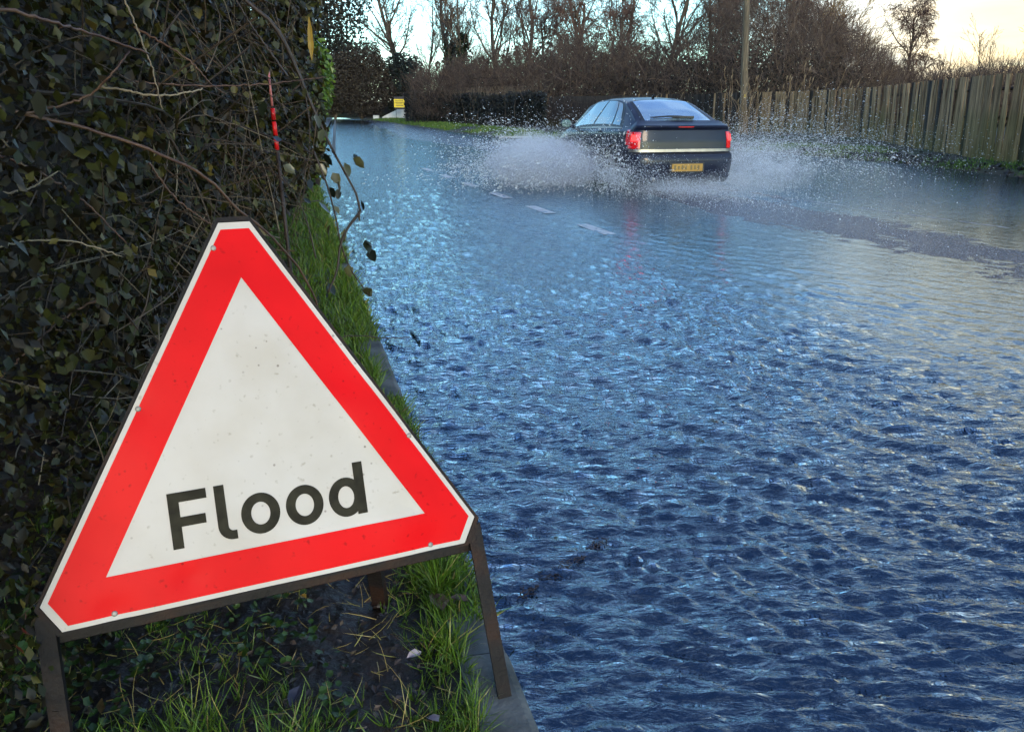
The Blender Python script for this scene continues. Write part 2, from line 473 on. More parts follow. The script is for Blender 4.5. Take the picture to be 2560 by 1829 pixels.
def ripple(x, y):
    """height of the water: short chop driven across the road by the flow, warped and peaked"""
    wx = (fbm(x * 1.1, y * 1.1, 31, 3) - 0.5) * 0.9; wy = (fbm(x * 1.1 + 40, y * 1.1, 37, 3) - 0.5) * 0.9
    X = x + wx * 0.5; Y = y + wy * 0.5
    z = np.zeros_like(x)
    r2 = np.random.default_rng(4)
    for i in range(30):
        lam = 0.030 * (1.16 ** (i * 0.46)) * r2.uniform(0.9, 1.1)
        th = r2.normal(1.45, 0.34 if lam < 0.09 else 0.6)
        k_ = 2 * math.pi / lam
        ph = (X * math.cos(th) + Y * math.sin(th)) * k_ + r2.uniform(0, 6.28)
        sn = np.sin(ph)
        w = sn + 0.35 * np.cos(2 * ph) * (i % 2)      # some crests sharper than their troughs
        env = vnoise(x / (lam * 3.6) + i * 7.1, y / (lam * 2.2) + i * 3.3, i) ** 1.5 * 1.35
        z += w * env * lam * (0.027 if lam < 0.065 else 0.017 if lam < 0.10 else 0.008)
    s = x - xk(y)
    dist = np.clip(1.15 - 0.055 * y, 0.3, 1.1)
    calm = 1 - 0.66 * S((s - 2.6 - 0.6 * (fbm(x * .7, y * .7, 77) - .5)) / 2.0)
    patch = 0.35 + 1.3 * fbm(x * 0.55, y * 0.4, 61, 3) * (0.6 + 0.8 * fbm(x * 0.22 + 5, y * 0.9, 63, 2))
    return z * dist * calm * patch * 1.75
yw = np.r_[np.arange(-8, 0.7, 0.12), 0.7 * np.exp(np.arange(0, math.log(132 / 0.7), 0.0092))]
sw = np.r_[np.arange(-0.03, 2.6, 0.0125), np.arange(2.6, 7, 0.03), np.arange(7, 14.2, 0.1)]
Yw, Sw = np.meshgrid(yw, sw, indexing='ij')
Xw = xk(Yw) + Sw
wmask = Xw < xe(Yw) + 0.6
Zw = ripple(Xw, Yw)
a, b = Yw.shape
idx = np.arange(a * b).reshape(a, b)
okq = wmask[:-1, :-1] & wmask[1:, :-1] & wmask[:-1, 1:] & wmask[1:, 1:]
q = np.stack([idx[:-1, :-1], idx[:-1, 1:], idx[1:, 1:], idx[1:, :-1]], -1)[okq]
V = np.stack([Xw, Yw, Zw], -1).reshape(-1, 3)
used = np.zeros(a * b, bool); used[q.ravel()] = True
remap = np.cumsum(used) - 1
sW = Sw.reshape(-1)[used]
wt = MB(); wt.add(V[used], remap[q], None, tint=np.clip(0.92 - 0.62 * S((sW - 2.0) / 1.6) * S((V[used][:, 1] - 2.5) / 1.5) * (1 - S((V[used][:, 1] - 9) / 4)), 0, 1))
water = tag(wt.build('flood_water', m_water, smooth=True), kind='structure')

# ------------------------------------------------------------------ the flood sign
U = 0.60
RS = np.array([[0.9130, -0.1330, 0.3856], [0.4079, 0.2969, -0.8634], [0.0004, 0.9456, 0.3253]])   # columns: across, up the face, out of the face
TS = np.array([-0.4797, 1.4674, 0.659])
sign = tag(empty('flood_sign', (TS[0], TS[1], 0.1)), 'red and white triangular flood warning sign on a rusty frame, leaning on the muddy verge', 'road sign')
def on_sign(V):
    """sign-plane units (x across, y up) and metres out of the face -> the sign's local space"""
    V = np.asarray(V, float); W = V.copy(); W[:, :2] *= U
    return W @ RS.T + (TS - np.array([TS[0], TS[1], 0.1]))
H3 = math.sqrt(3) / 2
def tri_poly(d, cut, rnd=0):
    """equilateral triangle offset outward by d, corners cut off"""
    s = (H3 / 3 + d) / (H3 / 3)
    A, B, Cc = [np.array(p) * s for p in ((0, 2 * H3 / 3), (-0.5, -H3 / 3), (0.5, -H3 / 3))]
    L = np.linalg.norm(A - B)
    if cut <= 0: return [tuple(A), tuple(B), tuple(Cc)]
    c = lambda p, q: tuple(p + (q - p) / L * cut)
    return [c(A, Cc), c(A, B), c(B, A), c(B, Cc), c(Cc, B), c(Cc, A)]
def dent(x, y):
    """the sheet is slightly buckled: shallow dents round the rivets and along the foot"""
    z = 0.0035 * (fbm(np.asarray(x) * 2.2 + 9, np.asarray(y) * 2.2 + 4, 17, 2) - 0.5)
    for cx_, cy_, r_, a_ in ((-0.49, -0.40, 0.05, -0.0030), (-0.27, -0.345, 0.035, -0.0022), (0.508, -0.40, 0.07, -0.0034), (0.36, 0.10, 0.12, 0.0030), (-0.36, 0.05, 0.10, 0.0024),
                             (0.30, 0.22, 0.06, -0.0022), (-0.50, -0.20, 0.10, -0.0026), (0.43, -0.31, 0.09, 0.0026), (0.12, -0.36, 0.12, 0.0016), (-0.352, 0.199, 0.03, -0.0016), (0.482, -0.014, 0.03, -0.0018)):
        z = z + a_ * np.exp(-((np.asarray(x) - cx_) ** 2 + (np.asarray(y) - cy_) ** 2) / r_ ** 2)
    # the white middle is flat: the buckling fades out inside the inner triangle
    x = np.asarray(x, float); y = np.asarray(y, float)
    sd = np.maximum(-y, np.maximum(H3 * x + 0.5 * y, -H3 * x + 0.5 * y)) - H3 / 3
    return 1.25 * z * S((sd + 0.045) / 0.06)
def sheet(poly, hole, z, step=0.012):
    """plate of the given outline (optionally with a hole) as a fine dented sheet: bands between outer and inner outline"""
    m_ = MB()
    out_ = np.array(poly); n_ = len(out_)
    cen = np.array([0, 0.0]) if hole is None else None
    P = []
    seg = 40
    def ring(pl, k):
        pl = np.array(pl); r = []
        for i in range(len(pl)):
            for t_ in np.linspace(0, 1, k, endpoint=False): r.append(pl[i] * (1 - t_) + pl[(i + 1) % len(pl)] * t_)
        return np.array(r)
    A = ring(out_, seg)
    B = ring(hole, seg) if hole is not None else np.zeros_like(A) + np.array([[0, 0]])
    rows = 26 if hole is None else 12
    for t_ in np.linspace(0, 1, rows):
        p = A * (1 - t_) + B * t_
        p = np.vstack([p, p[:1]])
        P.append(np.c_[p, z + dent(p[:, 0], p[:, 1])])
    P = np.array(P); sh = P.shape
    m_.grid(on_sign(P.reshape(-1, 3)).reshape(sh), flip=False)
    # rim
    p = np.vstack([A, A[:1]])
    top = np.c_[p, z + dent(p[:, 0], p[:, 1])]; low = top.copy(); low[:, 2] -= 0.003
    m_.grid(np.array([on_sign(low), on_sign(top)]), flip=False)
    return m_
def sign_mat(name, c1, c2, dirt, rough, spec=0.11):
    m, t, out = nodes_of(name); N = t.nodes.new; L = t.links.new
    b = N('ShaderNodeBsdfPrincipled'); L(b.outputs[0], out.inputs[0])
    tcn = N('ShaderNodeTexCoord')
    def noise(sc, det=5): 
        q = N('ShaderNodeTexNoise'); q.inputs['Scale'].default_value = sc; q.inputs['Detail'].default_value = det; L(tcn.outputs['Object'], q.inputs['Vector']); return q.outputs[0]
    def ramp(s, p0, p1, a, bb):
        r = N('ShaderNodeValToRGB'); r.color_ramp.elements[0].position = p0; r.color_ramp.elements[1].position = p1
        r.color_ramp.elements[0].color = a + (1,); r.color_ramp.elements[1].color = bb + (1,); L(s, r.inputs[0]); return r.outputs[0]
    def mul(a, bb, f=1.0):
        x = N('ShaderNodeMix'); x.data_type = 'RGBA'; x.blend_type = 'MULTIPLY'; x.inputs[0].default_value = f; L(a, x.inputs[6]); L(bb, x.inputs[7]); return x.outputs[2]
    base = ramp(noise(3.0), 0.3, 0.7, c1, c2)
    specks = ramp(noise(70, 2), 0.24, 0.34, dirt, (1, 1, 1))
    film = ramp(noise(7, 9), 0.32, 0.60, (0.90, 0.88, 0.84), (1, 1, 1))
    vo = N('ShaderNodeTexVoronoi'); vo.inputs['Scale'].default_value = 38; L(tcn.outputs['Object'], vo.inputs['Vector'])
    dots = ramp(vo.outputs['Distance'], 0.07, 0.11, (0.25, 0.2, 0.18), (1, 1, 1))
    big = ramp(noise(4.5, 2), 0.50, 0.58, (1, 1, 1), (0, 0, 0))
    dm = N('ShaderNodeMix'); dm.data_type = 'RGBA'; L(big, dm.inputs[0]); L(dots, dm.inputs[6]); dm.inputs[7].default_value = (1, 1, 1, 1)
    col = mul(mul(mul(base, specks, 0.55), film), dm.outputs[2], 0.7)
    L(col, b.inputs['Base Color'])
    b.inputs['Roughness'].default_value = rough
    b.inputs['Specular IOR Level'].default_value = spec
    b.inputs['Sheen Weight'].default_value = 0.0
    return m
m_white = sign_mat('sheeting_white', (0.53, 0.475, 0.44), (0.60, 0.54, 0.50), (0.55, 0.5, 0.42), 0.42)
m_red = sign_mat('sheeting_red', (0.66, 0.003, 0.007), (0.74, 0.008, 0.010), (0.35, 0.3, 0.3), 0.36, 0.055)
m_black = mat('letter_black', (0.018, 0.015, 0.010), (0.032, 0.028, 0.018), scale=40, rough=0.6, spec=0.1)
m_rust = mat('rusty_steel', (0.007, 0.005, 0.005), (0.030, 0.013, 0.008), scale=9, rough=0.6, bump=0.002, bscale=120, c3=(0.012, 0.009, 0.009), detail=8, spec=0.2)
m_steel = mat('rivet_metal', (0.22, 0.20, 0.18), (0.34, 0.31, 0.28), scale=60, rough=0.55, metal=0.4)

plate = sheet(tri_poly(0.132, 0.097), None, 0.0).build('plate', m_white, sign, smooth=True)
# (ring outlines need matching corner counts: split every inner corner in two)
def six(poly3):
    A, B, Cc = poly3; return [A, A, B, B, Cc, Cc]
band = sheet(tri_poly(0.117, 0.088), six(tri_poly(0.0, 0.0)), 0.0010).build('red_border', m_red, sign, smooth=True)

# the word on the plate: drawn as outlines, 0.6 mm thick
def letter(polys=(), rings=()):
    """flat film letters 0.8 mm proud of the plate"""
    m_ = MB()
    for k, pl in enumerate(polys): m_.prism(pl, -0.0005, 0.0012 + 0.0003 * k, on_sign)
    for cx_, cy_, a_, b_, w_ in rings:
        th = np.linspace(0, 2 * math.pi, 57); P = []
        for da, zz in ((0, -0.0005), (0, 0.0010), (w_ / 2, 0.0010), (w_, 0.0010), (w_, -0.0005)):
            P.append(np.c_[cx_ + (a_ - da) * np.cos(th), cy_ + (b_ - da * 0.94) * np.sin(th), np.full(57, zz)])
        P = np.array(P); m_.grid(on_sign(P.reshape(-1, 3)).reshape(P.shape), flip=True)
    return m_.build('letter', m_black, sign)
BL, CAP = -0.2475, -0.0735
letter([[(-0.306, BL), (-0.274, BL), (-0.274, -0.181), (-0.201, -0.181), (-0.201, -0.151), (-0.274, -0.151), (-0.274, -0.1045), (-0.192, -0.1045), (-0.192, CAP), (-0.306, CAP)]])
lt = [(-0.138, CAP), (-0.169, CAP), (-0.169, -0.205)]
lt += [(-0.169 + 0.044 * (1 - math.cos(t_)), -0.205 - 0.0445 * math.sin(t_)) for t_ in np.linspace(0.15, math.pi / 2, 8)]
lt += [(-0.114, -0.2495), (-0.114, -0.2215), (-0.124, -0.2215)]
lt += [(-0.138 + 0.0135 * (1 - math.cos(t_)), -0.205 - 0.0165 * math.sin(t_)) for t_ in np.linspace(math.pi / 2, 0.1, 5)]
letter([lt])
letter(rings=[(-0.0365, -0.184, 0.0605, 0.0655, 0.031)])
letter(rings=[(0.1035, -0.184, 0.0605, 0.0655, 0.031)])
letter([[(0.2735, BL), (0.306, BL), (0.306, CAP), (0.2735, CAP)]], [(0.2405, -0.184, 0.0575, 0.0655, 0.031)])

for (rx, ry) in ((-0.073, 0.677), (-0.352, 0.199), (-0.49, -0.401), (0.482, -0.014), (0.508, -0.401)):
    r_ = MB(); th = np.linspace(0, 2 * math.pi, 14, endpoint=False); P = []
    for rr, zz in ((0.0052, 0.0), (0.0052, 0.0012), (0.0040, 0.0020), (0.0018, 0.0023), (0.0001, 0.0023)):
        ring_ = np.c_[rx + rr / U * np.cos(th), ry + rr / U * np.sin(th), np.full(14, zz + 0.001) + dent(rx, ry)]
        P.append(np.vstack([ring_, ring_[:1]]))
    P = np.array(P); r_.grid(on_sign(P.reshape(-1, 3)).reshape(P.shape), flip=True)
    r_.build('rivet', m_steel, sign, smooth=True)
# angle-iron frame behind the plate: outline a little larger than the plate
def bar(name, p, q, wid, z0, z1, parent=sign):
    p = np.array(p, float); q = np.array(q, float); d = (q - p) / np.linalg.norm(q - p); nn = np.array([-d[1], d[0]]) * wid / U / 2
    m_ = MB(); m_.prism([tuple(p - nn), tuple(q - nn), tuple(q + nn), tuple(p + nn)], z0, z1, on_sign)
    o = m_.build(name, m_rust, parent); bevel(o, 0.0015, 1); return o
fo = tri_poly(0.143, 0.1015); fi = tri_poly(0.1345, 0.0985)
for i in range(6):   # rim of the frame, mitred
    j = (i + 1) % 6
    m_ = MB(); m_.prism([fo[i], fo[j], fi[j], fi[i]], -0.030, -0.0015 - 0.0004 * (i % 2), on_sign)
    m_.build('frame_rim', m_rust, sign)
fb = tri_poly(0.131, 0.0965); fb2 = tri_poly(0.085, 0.06)
for i in range(6):
    j = (i + 1) % 6
    m_ = MB(); m_.prism([fb[i], fb[j], fb2[j], fb2[i]], -0.0125, -0.0085 - 0.0004 * (i % 2), on_sign)
    m_.build('frame_flange', m_rust, sign)
bar('bottom_rail', (-0.70, -0.447), (0.70, -0.447), 0.022, -0.052, -0.032)
def leg(name, p, q, prop=False):
    """L-section leg in the plane of the frame"""
    p = np.array(p, float); q = np.array(q, float); d = (q - p) / np.linalg.norm(q - p); nn = np.array([-d[1], d[0]])
    w = 0.030 / U / 2; th_ = 0.004
    m_ = MB()
    m_.prism([tuple(p - nn * w), tuple(q - nn * w), tuple(q + nn * w), tuple(p + nn * w)], -0.010, -0.005, on_sign)
    m_.prism([tuple(p + nn * (w - th_ / U)), tuple(q + nn * (w - th_ / U)), tuple(q + nn * w), tuple(p + nn * w)], -0.038, -0.0102, on_sign)
    return m_.build(name, m_rust, sign)
leg('leg', (0.676, -0.365), (0.708, -1.00))
leg('leg', (-0.676, -0.365), (-0.668, -1.02))
# the prop behind: hinged to the frame, foot on the verge
m_ = MB()
top = (RS @ np.array([0.30 * U, 0.02 * U, -0.035])) + TS; foot = np.array([-0.335, 1.80, 0.085])
o3 = np.array([TS[0], TS[1], 0.1])
dv = (foot - top); dv /= np.linalg.norm(dv); sd_ = np.cross(dv, (0, 1, 0)); sd_ /= np.linalg.norm(sd_); ot = np.cross(sd_, dv)
rot = np.stack([sd_, ot, dv], -1)
m_.box((top + foot) / 2 - o3, (0.034, 0.006, np.linalg.norm(foot - top)), rot)
m_.box((top + foot) / 2 - o3 + sd_ * 0.0145 + ot * 0.0175, (0.005, 0.0285, np.linalg.norm(foot - top)), rot)
m_.build('prop_leg', m_rust, sign)

# ------------------------------------------------------------------ the car: dark blue hatchback seen from behind
YAW = R(104)
car = tag(empty('car', (2.87, 13.95, -0.03), YAW), 'dark blue hatchback with lit red tail lights ploughing through the flood', 'car')
car.scale = (1.04, 1.04, 1.04)
m_paintc = mat('car_paint', (0.007, 0.010, 0.026), (0.010, 0.014, 0.034), scale=3, rough=0.5, metal=0.0, coat=0.35, coat_r=0.10, spec=0.12)
m_trim = mat('black_trim', (0.008, 0.008, 0.010), (0.016, 0.016, 0.018), scale=30, rough=0.5)
m_glass, t, out = nodes_of('car_glass')
b_ = t.nodes.new('ShaderNodeBsdfPrincipled'); t.links.new(b_.outputs[0], out.inputs[0])
b_.inputs['Base Color'].default_value = (0.012, 0.02, 0.026, 1); b_.inputs['Roughness'].default_value = 0.03; b_.inputs['IOR'].default_value = 2.6
m_rglass = mat('rear_glass', (0.36, 0.50, 0.58), (0.42, 0.56, 0.64), scale=2, rough=0.06, metal=0.75)  # pale blue metallic base: sky reflection put into the pane
m_lamp = mat('lamp_red', (0.30, 0.003, 0.006), (0.4, 0.005, 0.008), scale=50, rough=0.12, coat=1.0, emit=(1.0, 0.01, 0.02), estr=0.12)
m_lampon = mat('lamp_lit', (0.8, 0.02, 0.02), rough=0.2, emit=(1.0, 0.03, 0.03), estr=1.7)
m_chrome = mat('dull_chrome', (0.26, 0.235, 0.20), (0.34, 0.31, 0.27), scale=12, rough=0.42, metal=0.8)
m_plate = mat('number_plate', (0.30, 0.16, 0.02), (0.38, 0.21, 0.03), scale=8, rough=0.4)
m_smudge = mat('plate_smudge', (0.10, 0.07, 0.02), (0.16, 0.11, 0.03), scale=20, rough=0.5)
m_tyre = mat('tyre', (0.012, 0.012, 0.013), (0.02, 0.02, 0.02), scale=20, rough=0.7)
m_rim = mat('alloy', (0.30, 0.31, 0.33), (0.4, 0.41, 0.43), scale=9, rough=0.3, metal=0.8)
m_silver = mat('mirror_glass', (0.14, 0.22, 0.22), (0.2, 0.3, 0.3), scale=5, rough=0.12, metal=0.6)

ZT = [(0.0, 1.02), (0.12, 1.035), (0.30, 1.075), (0.7, 1.24), (1.15, 1.40), (1.55, 1.455), (2.0, 1.462), (2.5, 1.43), (2.85, 1.35), (3.3, 1.10), (3.55, 0.985), (4.0, 0.92), (4.35, 0.80), (4.55, 0.62), (4.6, 0.5)]
ZB = [(0, 0.965), (0.3, 0.965), (1, 0.955), (2, 0.93), (3.3, 0.89), (3.6, 0.875), (4.2, 0.80), (4.55, 0.58), (4.6, 0.46)]
WB = [(0.0, 0.84), (0.3, 0.875), (0.7, 0.895), (1.2, 0.90), (2.3, 0.90), (3.6, 0.89), (4.1, 0.84), (4.45, 0.68), (4.6, 0.5)]
WR = [(0.0, 0.74), (0.3, 0.715), (0.8, 0.635), (1.2, 0.585), (2, 0.575), (2.7, 0.60), (3.3, 0.70), (3.55, 0.74), (4.2, 0.66), (4.6, 0.4)]
def ring(x):
    zt, zb, w, wr = sip(x, ZT), sip(x, ZB), sip(x, WB), sip(x, WR)
    zb = min(zb, zt - 0.025)
    gh = max(zt - zb, 0.03)
    ze = zt - min(0.045, gh * 0.35)
    w6 = 0.925 * w
    if x > 3.45: wr = min(wr, w6 - 0.06)
    pts = [(0.78 * w, 0.13), (0.94 * w, 0.16), (0.99 * w, 0.33), (w, 0.54), (0.992 * w, 0.70), (0.972 * w, zb - 0.07), (0.945 * w, zb - 0.018), (w6, zb),
           (w6 + (wr + 0.012 - w6) * 0.5 + 0.012, zb + (ze - 0.03 - zb) * 0.5), (wr + 0.02, ze - 0.03 * min(1, gh / .3)), (wr - 0.015, ze + 0.006), (wr * 0.62, ze + (zt - ze) * 0.72), (0.0, zt)]
    return np.array([(x, y, z) for y, z in pts])
def surf(x, v):
    """body surface: x along the car, v = 0 sill .. 7 belt .. 10 roof edge .. 12 centre line"""
    r_ = ring(x); v = np.asarray(v, float)
    i = np.clip(np.floor(v).astype(int), 0, 11); t_ = (v - i)[..., None]
    tg = np.gradient(r_, axis=0)
    p, q = r_[i], r_[i + 1]
    return (2*t_**3-3*t_**2+1)*p + (t_**3-2*t_**2+t_)*tg[i]*0.8 + (-2*t_**3+3*t_**2)*q + (t_**3-t_**2)*tg[i+1]*0.8
xs = np.unique(np.r_[np.linspace(0.24, 4.6, 96)])
vv = np.linspace(0, 12, 49)
half = np.array([surf(x, vv) for x in xs])
WHEELX = (0.98, 3.66); WR_ = 0.325
bm_ = MB()
for sgn in (1, -1):
    Hh = half.copy(); Hh[..., 1] *= sgn
    a, b = Hh.shape[:2]; idx = np.arange(a * b).reshape(a, b)
    q = np.stack([idx[:-1, :-1], idx[:-1, 1:], idx[1:, 1:], idx[1:, :-1]], -1).reshape(-1, 4)
    cen = Hh.reshape(-1, 3)[q].mean(1)
    keep = np.ones(len(q), bool)
    for wx_ in WHEELX: keep &= ~(((cen[:, 0] - wx_) ** 2 + (cen[:, 2] - 0.33) ** 2 < 0.385 ** 2) & (np.abs(cen[:, 1]) > 0.5) & (cen[:, 2] < 0.72))
    q = q[keep]
    if sgn < 0: q = q[:, ::-1]
    bm_.add(Hh.reshape(-1, 3), q)
bm_.box((2.4, 0, 0.24), (4.0, 1.36, 0.10))
bodyo = bm_.build('body', m_paintc, car, smooth=True)

# rear end: bumper, tailgate and spoiler lip as one wrapped panel
PR = np.array([(0.24, 0.115, 0.76), (0.12, 0.135, 0.82), (0.03, 0.22, 0.858), (-0.012, 0.42, 0.876), (-0.012, 0.50, 0.878), (0.006, 0.56, 0.876), (0.012, 0.585, 0.874), (0.055, 0.60, 0.870), (0.062, 0.66, 0.868), (0.068, 0.78, 0.862), (0.085, 0.90, 0.845), (0.092, 0.945, 0.832), (0.055, 0.985, 0.812), (0.048, 1.005, 0.80), (0.075, 1.018, 0.79), (0.16, 1.038, 0.765), (0.33, 1.088, 0.70)])
def rear(tp, th):
    """tp: 0..1 up the profile, th: -1..1 round the corner"""
    i = tp * (len(PR) - 1)
    xc = np.interp(i, range(len(PR)), PR[:, 0]); z = np.interp(i, range(len(PR)), PR[:, 1]); w = np.interp(i, range(len(PR)), PR[:, 2])
    a_ = np.abs(th) * math.pi / 2; e = 2 / 4.6
    y = np.sign(th) * w * np.sin(a_) ** e; xsd = 0.34
    x = xsd - (xsd - xc) * np.maximum(np.cos(a_), 0) ** e
    return np.stack([x, y, z], -1)
def wrap(name, m, z0, z1, th0, th1, off, n1=10, n2=20, parent=None, smooth=True):
    zs = np.linspace(z0, z1, n1); ths = np.linspace(th0, th1, n2)
    tp_ = np.interp(zs, PR[1:, 1], np.arange(1, len(PR)) / (len(PR) - 1))
    A, B = np.meshgrid(tp_, ths, indexing='ij')
    P = rear(A, B)
    du = np.gradient(P, axis=1); dv_ = np.gradient(P, axis=0)
    nn = np.cross(dv_, du); nn /= np.linalg.norm(nn, axis=-1)[..., None] + 1e-9
    nn *= np.where((nn[..., :1] > 0.3), -1, 1)
    nn = np.where((np.sign(P[..., 1:2]) * nn[..., 1:2] < -0.3), -nn, nn)
    m_ = MB(); m_.grid(P + nn * off)
    # rim back to the panel
    Q = P + nn * off; bd = np.concatenate([Q[0], Q[1:, -1], Q[-1, ::-1][1:], Q[::-1, 0][1:]]); bp_ = np.concatenate([P[0], P[1:, -1], P[-1, ::-1][1:], P[::-1, 0][1:]])
    m_.grid(np.stack([bd, bp_ - 0 * bd], 0))
    return m_.build(name, m, parent or car, smooth=smooth)
tps = np.interp(np.linspace(0, len(PR) - 1, 80), range(len(PR)), np.arange(len(PR)) / (len(PR) - 1))
A, B = np.meshgrid(tps, np.linspace(-1, 1, 81), indexing='ij')
rm = MB(); rm.grid(rear(A, B))
rm.build('tailgate', m_paintc, car, smooth=True)
wrap('rear_bumper', m_paintc, 0.16, 0.57, -0.98, 0.98, 0.014, 14, 60)
lv = wrap('bumper_valance', m_trim, 0.14, 0.20, -0.70, 0.70, 0.020, 4, 40)
strip_ = wrap('chrome_strip', m_chrome, 0.612, 0.655, -0.93, 0.93, 0.016, 5, 60)
for s_ in (-1, 1):
    lo_, hi_ = (0.50, 0.985) if s_ > 0 else (-0.985, -0.50)
    lamp = wrap('tail_light', m_lamp, 0.665, 0.915, lo_, hi_, 0.012, 12, 20)
    a0, a1 = (0.56, 0.86) if s_ > 0 else (-0.86, -0.56)
    wrap('brake_lamp', m_lampon, 0.775, 0.875, a0, a1, 0.017, 8, 14, parent=lamp)
    # the lamp carries on along the flank
    xs_ = np.linspace(0.30, 0.40, 6); P = np.array([surf(x, np.linspace(4.1, 6.0, 8)) for x in xs_]); P[..., 1] = (P[..., 1] + 0.008) * s_
    fl = MB(); fl.grid(P); fl.build('lamp_flank', m_lamp, lamp, smooth=True)
pl_ = MB(); pl_.box((-0.034, -0.02, 0.375), (0.012, 0.53, 0.115)); po = pl_.build('number_plate', m_plate, car); bevel(po, 0.004)
for k in range(7):
    sm = MB()
    yy_ = -0.21 + k * 0.062 + (0.03 if k > 3 else 0) - 0.02
    sm.box((-0.0405, -yy_ - 0.04, 0.375 + random.uniform(-.004, .004)), (0.002, 0.034, 0.066 + random.uniform(-.012, .01)))
    sm.build('blurred_character', m_smudge, po)

rc = MB(); rc.box((-0.022, -0.02, 0.375), (0.016, 0.60, 0.16)); bevel(rc.build('plate_recess', m_trim, car), 0.006)
ex = MB(); ex.tube([(0.10, 0.55, 0.20), (-0.03, 0.55, 0.20)], [0.035, 0.038], 12); ex.build('exhaust', m_chrome, car, smooth=True)
gr = wrap('boot_groove', m_trim, 0.578, 0.598, -0.80, 0.80, 0.003, 3, 50)

def patch(name, m, xfun, v0, v1, nx_, nv, side, off=0.006, parent=None):
    """a pane lying on the body: xfun(t, w) gives x for t along (0..1) at height w (0..1)"""
    vs_ = np.linspace(v0, v1, nv); P = np.zeros((nx_, nv, 3))
    for i, t_ in enumerate(np.linspace(0, 1, nx_)):
        for j, v_ in enumerate(vs_):
            P[i, j] = surf(float(xfun(t_, (v_ - v0) / (v1 - v0))), np.array([v_]))[0]
    if side == 0:
        P = np.concatenate([P, (P * (1, -1, 1))[:, ::-1][:, 1:]], 1)
    else: P[..., 1] *= side
    du = np.gradient(P, axis=0); dv_ = np.gradient(P, axis=1); nn = np.cross(du, dv_); nn /= np.linalg.norm(nn, axis=-1)[..., None] + 1e-9
    c_ = np.array([2.0, 0, 0.7]); nn *= np.sign(((P - c_) * nn).sum(-1))[..., None]
    Q = P + nn * off
    m_ = MB(); m_.grid(Q)
    bd = lambda Z: np.concatenate([Z[0], Z[1:, -1], Z[-1, ::-1][1:], Z[::-1, 0][1:]])
    m_.grid(np.stack([bd(Q), bd(P)], 0))
    return m_.build(name, m, parent or car, smooth=True)
# rear window with dark surround
patch('rear_window_surround', m_trim, lambda t_, w: 0.285 + t_ * (0.955 - 0.05 * (1 - w)), 10.35, 12, 16, 10, 0, 0.004)
rw = patch('rear_window', m_rglass, lambda t_, w: 0.33 + t_ * (0.86 - 0.05 * (1 - w)), 10.55, 12, 18, 10, 0, 0.009)
for sd in (1, -1):
    patch('window_surround', m_trim, lambda t_, w: (0.72 + 0.50 * w ** 1.5) + t_ * ((3.36 - 0.85 * w ** 1.2) - (0.72 + 0.50 * w ** 1.5)), 7.25, 9.25, 30, 12, sd, 0.003)
    f0 = lambda w: 0.86 + 0.42 * w ** 1.5
    f1 = lambda w: 3.25 - 0.80 * w ** 1.2
    cuts = [(0.0, 0.14), (0.165, 0.52), (0.555, 1.0)]
    for c0, c1 in cuts:
        patch('side_window', m_glass, lambda t_, w, c0=c0, c1=c1: f0(w) + (c0 + (c1 - c0) * t_) * (f1(w) - f0(w)), 7.4, 9.1, 16, 10, sd, 0.007)
    patch('window_trim', m_chrome, lambda t_, w: 0.72 + t_ * 2.65, 7.03, 7.22, 30, 3, sd, 0.008)
    for x0 in (1.42, 2.36, 3.30):   # door shut lines
        patch('door_seam', m_trim, lambda t_, w, x0=x0: x0 + 0.008 * t_ + (0.05 * (1 - w) if x0 < 1.5 else 0), 1.2, 6.9, 2, 16, sd, 0.0025)
    for x0 in (1.56, 2.52):
        patch('door_handle', m_paintc, lambda t_, w, x0=x0: x0 + 0.19 * t_, 5.15, 5.5, 8, 4, sd, 0.028)
    patch('rub_strip', m_trim, lambda t_, w: 1.35 + 1.95 * t_, 3.0, 3.4, 20, 3, sd, 0.012)
    # door mirror: shell and glass
    mm = MB(); th = np.linspace(0, 2 * math.pi, 17); P = []
    for xx, rr in ((0.0, 0.92), (0.03, 1.0), (0.09, 0.86), (0.13, 0.5), (0.145, 0.05)):
        P.append(np.c_[np.full(17, 3.02 + xx), sd * (1.035 + 0.105 * rr * np.sign(np.cos(th)) * np.abs(np.cos(th)) ** 0.75), 1.00 + 0.075 * rr * np.sign(np.sin(th)) * np.abs(np.sin(th)) ** 0.75])
    mm.grid(np.array(P), flip=sd < 0)
    mm.tube([(3.08, sd * 0.95, 0.955), (3.12, sd * 0.84, 0.935)], [0.03, 0.035], 8)
    mo = mm.build('door_mirror', m_paintc, car, smooth=True)
    mg_ = MB(); P = []
    for rr in (0.0, 0.5, 0.92): P.append(np.c_[np.full(17, 3.018), sd * (1.035 + 0.10 * rr * np.sign(np.cos(th)) * np.abs(np.cos(th)) ** 0.75), 1.00 + 0.07 * rr * np.sign(np.sin(th)) * np.abs(np.sin(th)) ** 0.75])
    mg_.grid(np.array(P), flip=sd > 0); mg_.build('mirror_glass', m_silver, mo)
    fl = MB(); P = np.array([surf(x, np.linspace(5.0, 6.2, 4)) for x in np.linspace(1.0, 1.15, 4)]); P[..., 1] = (P[..., 1] + 0.004) * sd
    if sd < 0: fl.grid(P); fl.build('fuel_flap', m_paintc, car, smooth=True)
    hl = MB(); P = np.array([surf(x, np.linspace(5.2, 7.6, 6)) for x in np.linspace(4.05, 4.42, 8)]); P[..., 1] = (P[..., 1] + 0.006) * sd; P[..., 2] += 0.004
    hl.grid(P); hl.build('headlight', m_rim, car, smooth=True)
patch('windscreen', m_glass, lambda t_, w: 2.72 + t_ * (0.74 - 0.05 * (1 - w)), 10.4, 12, 14, 10, 0, 0.006)
wp = MB()
P0 = surf(0.42, np.array([12.0]))[0]
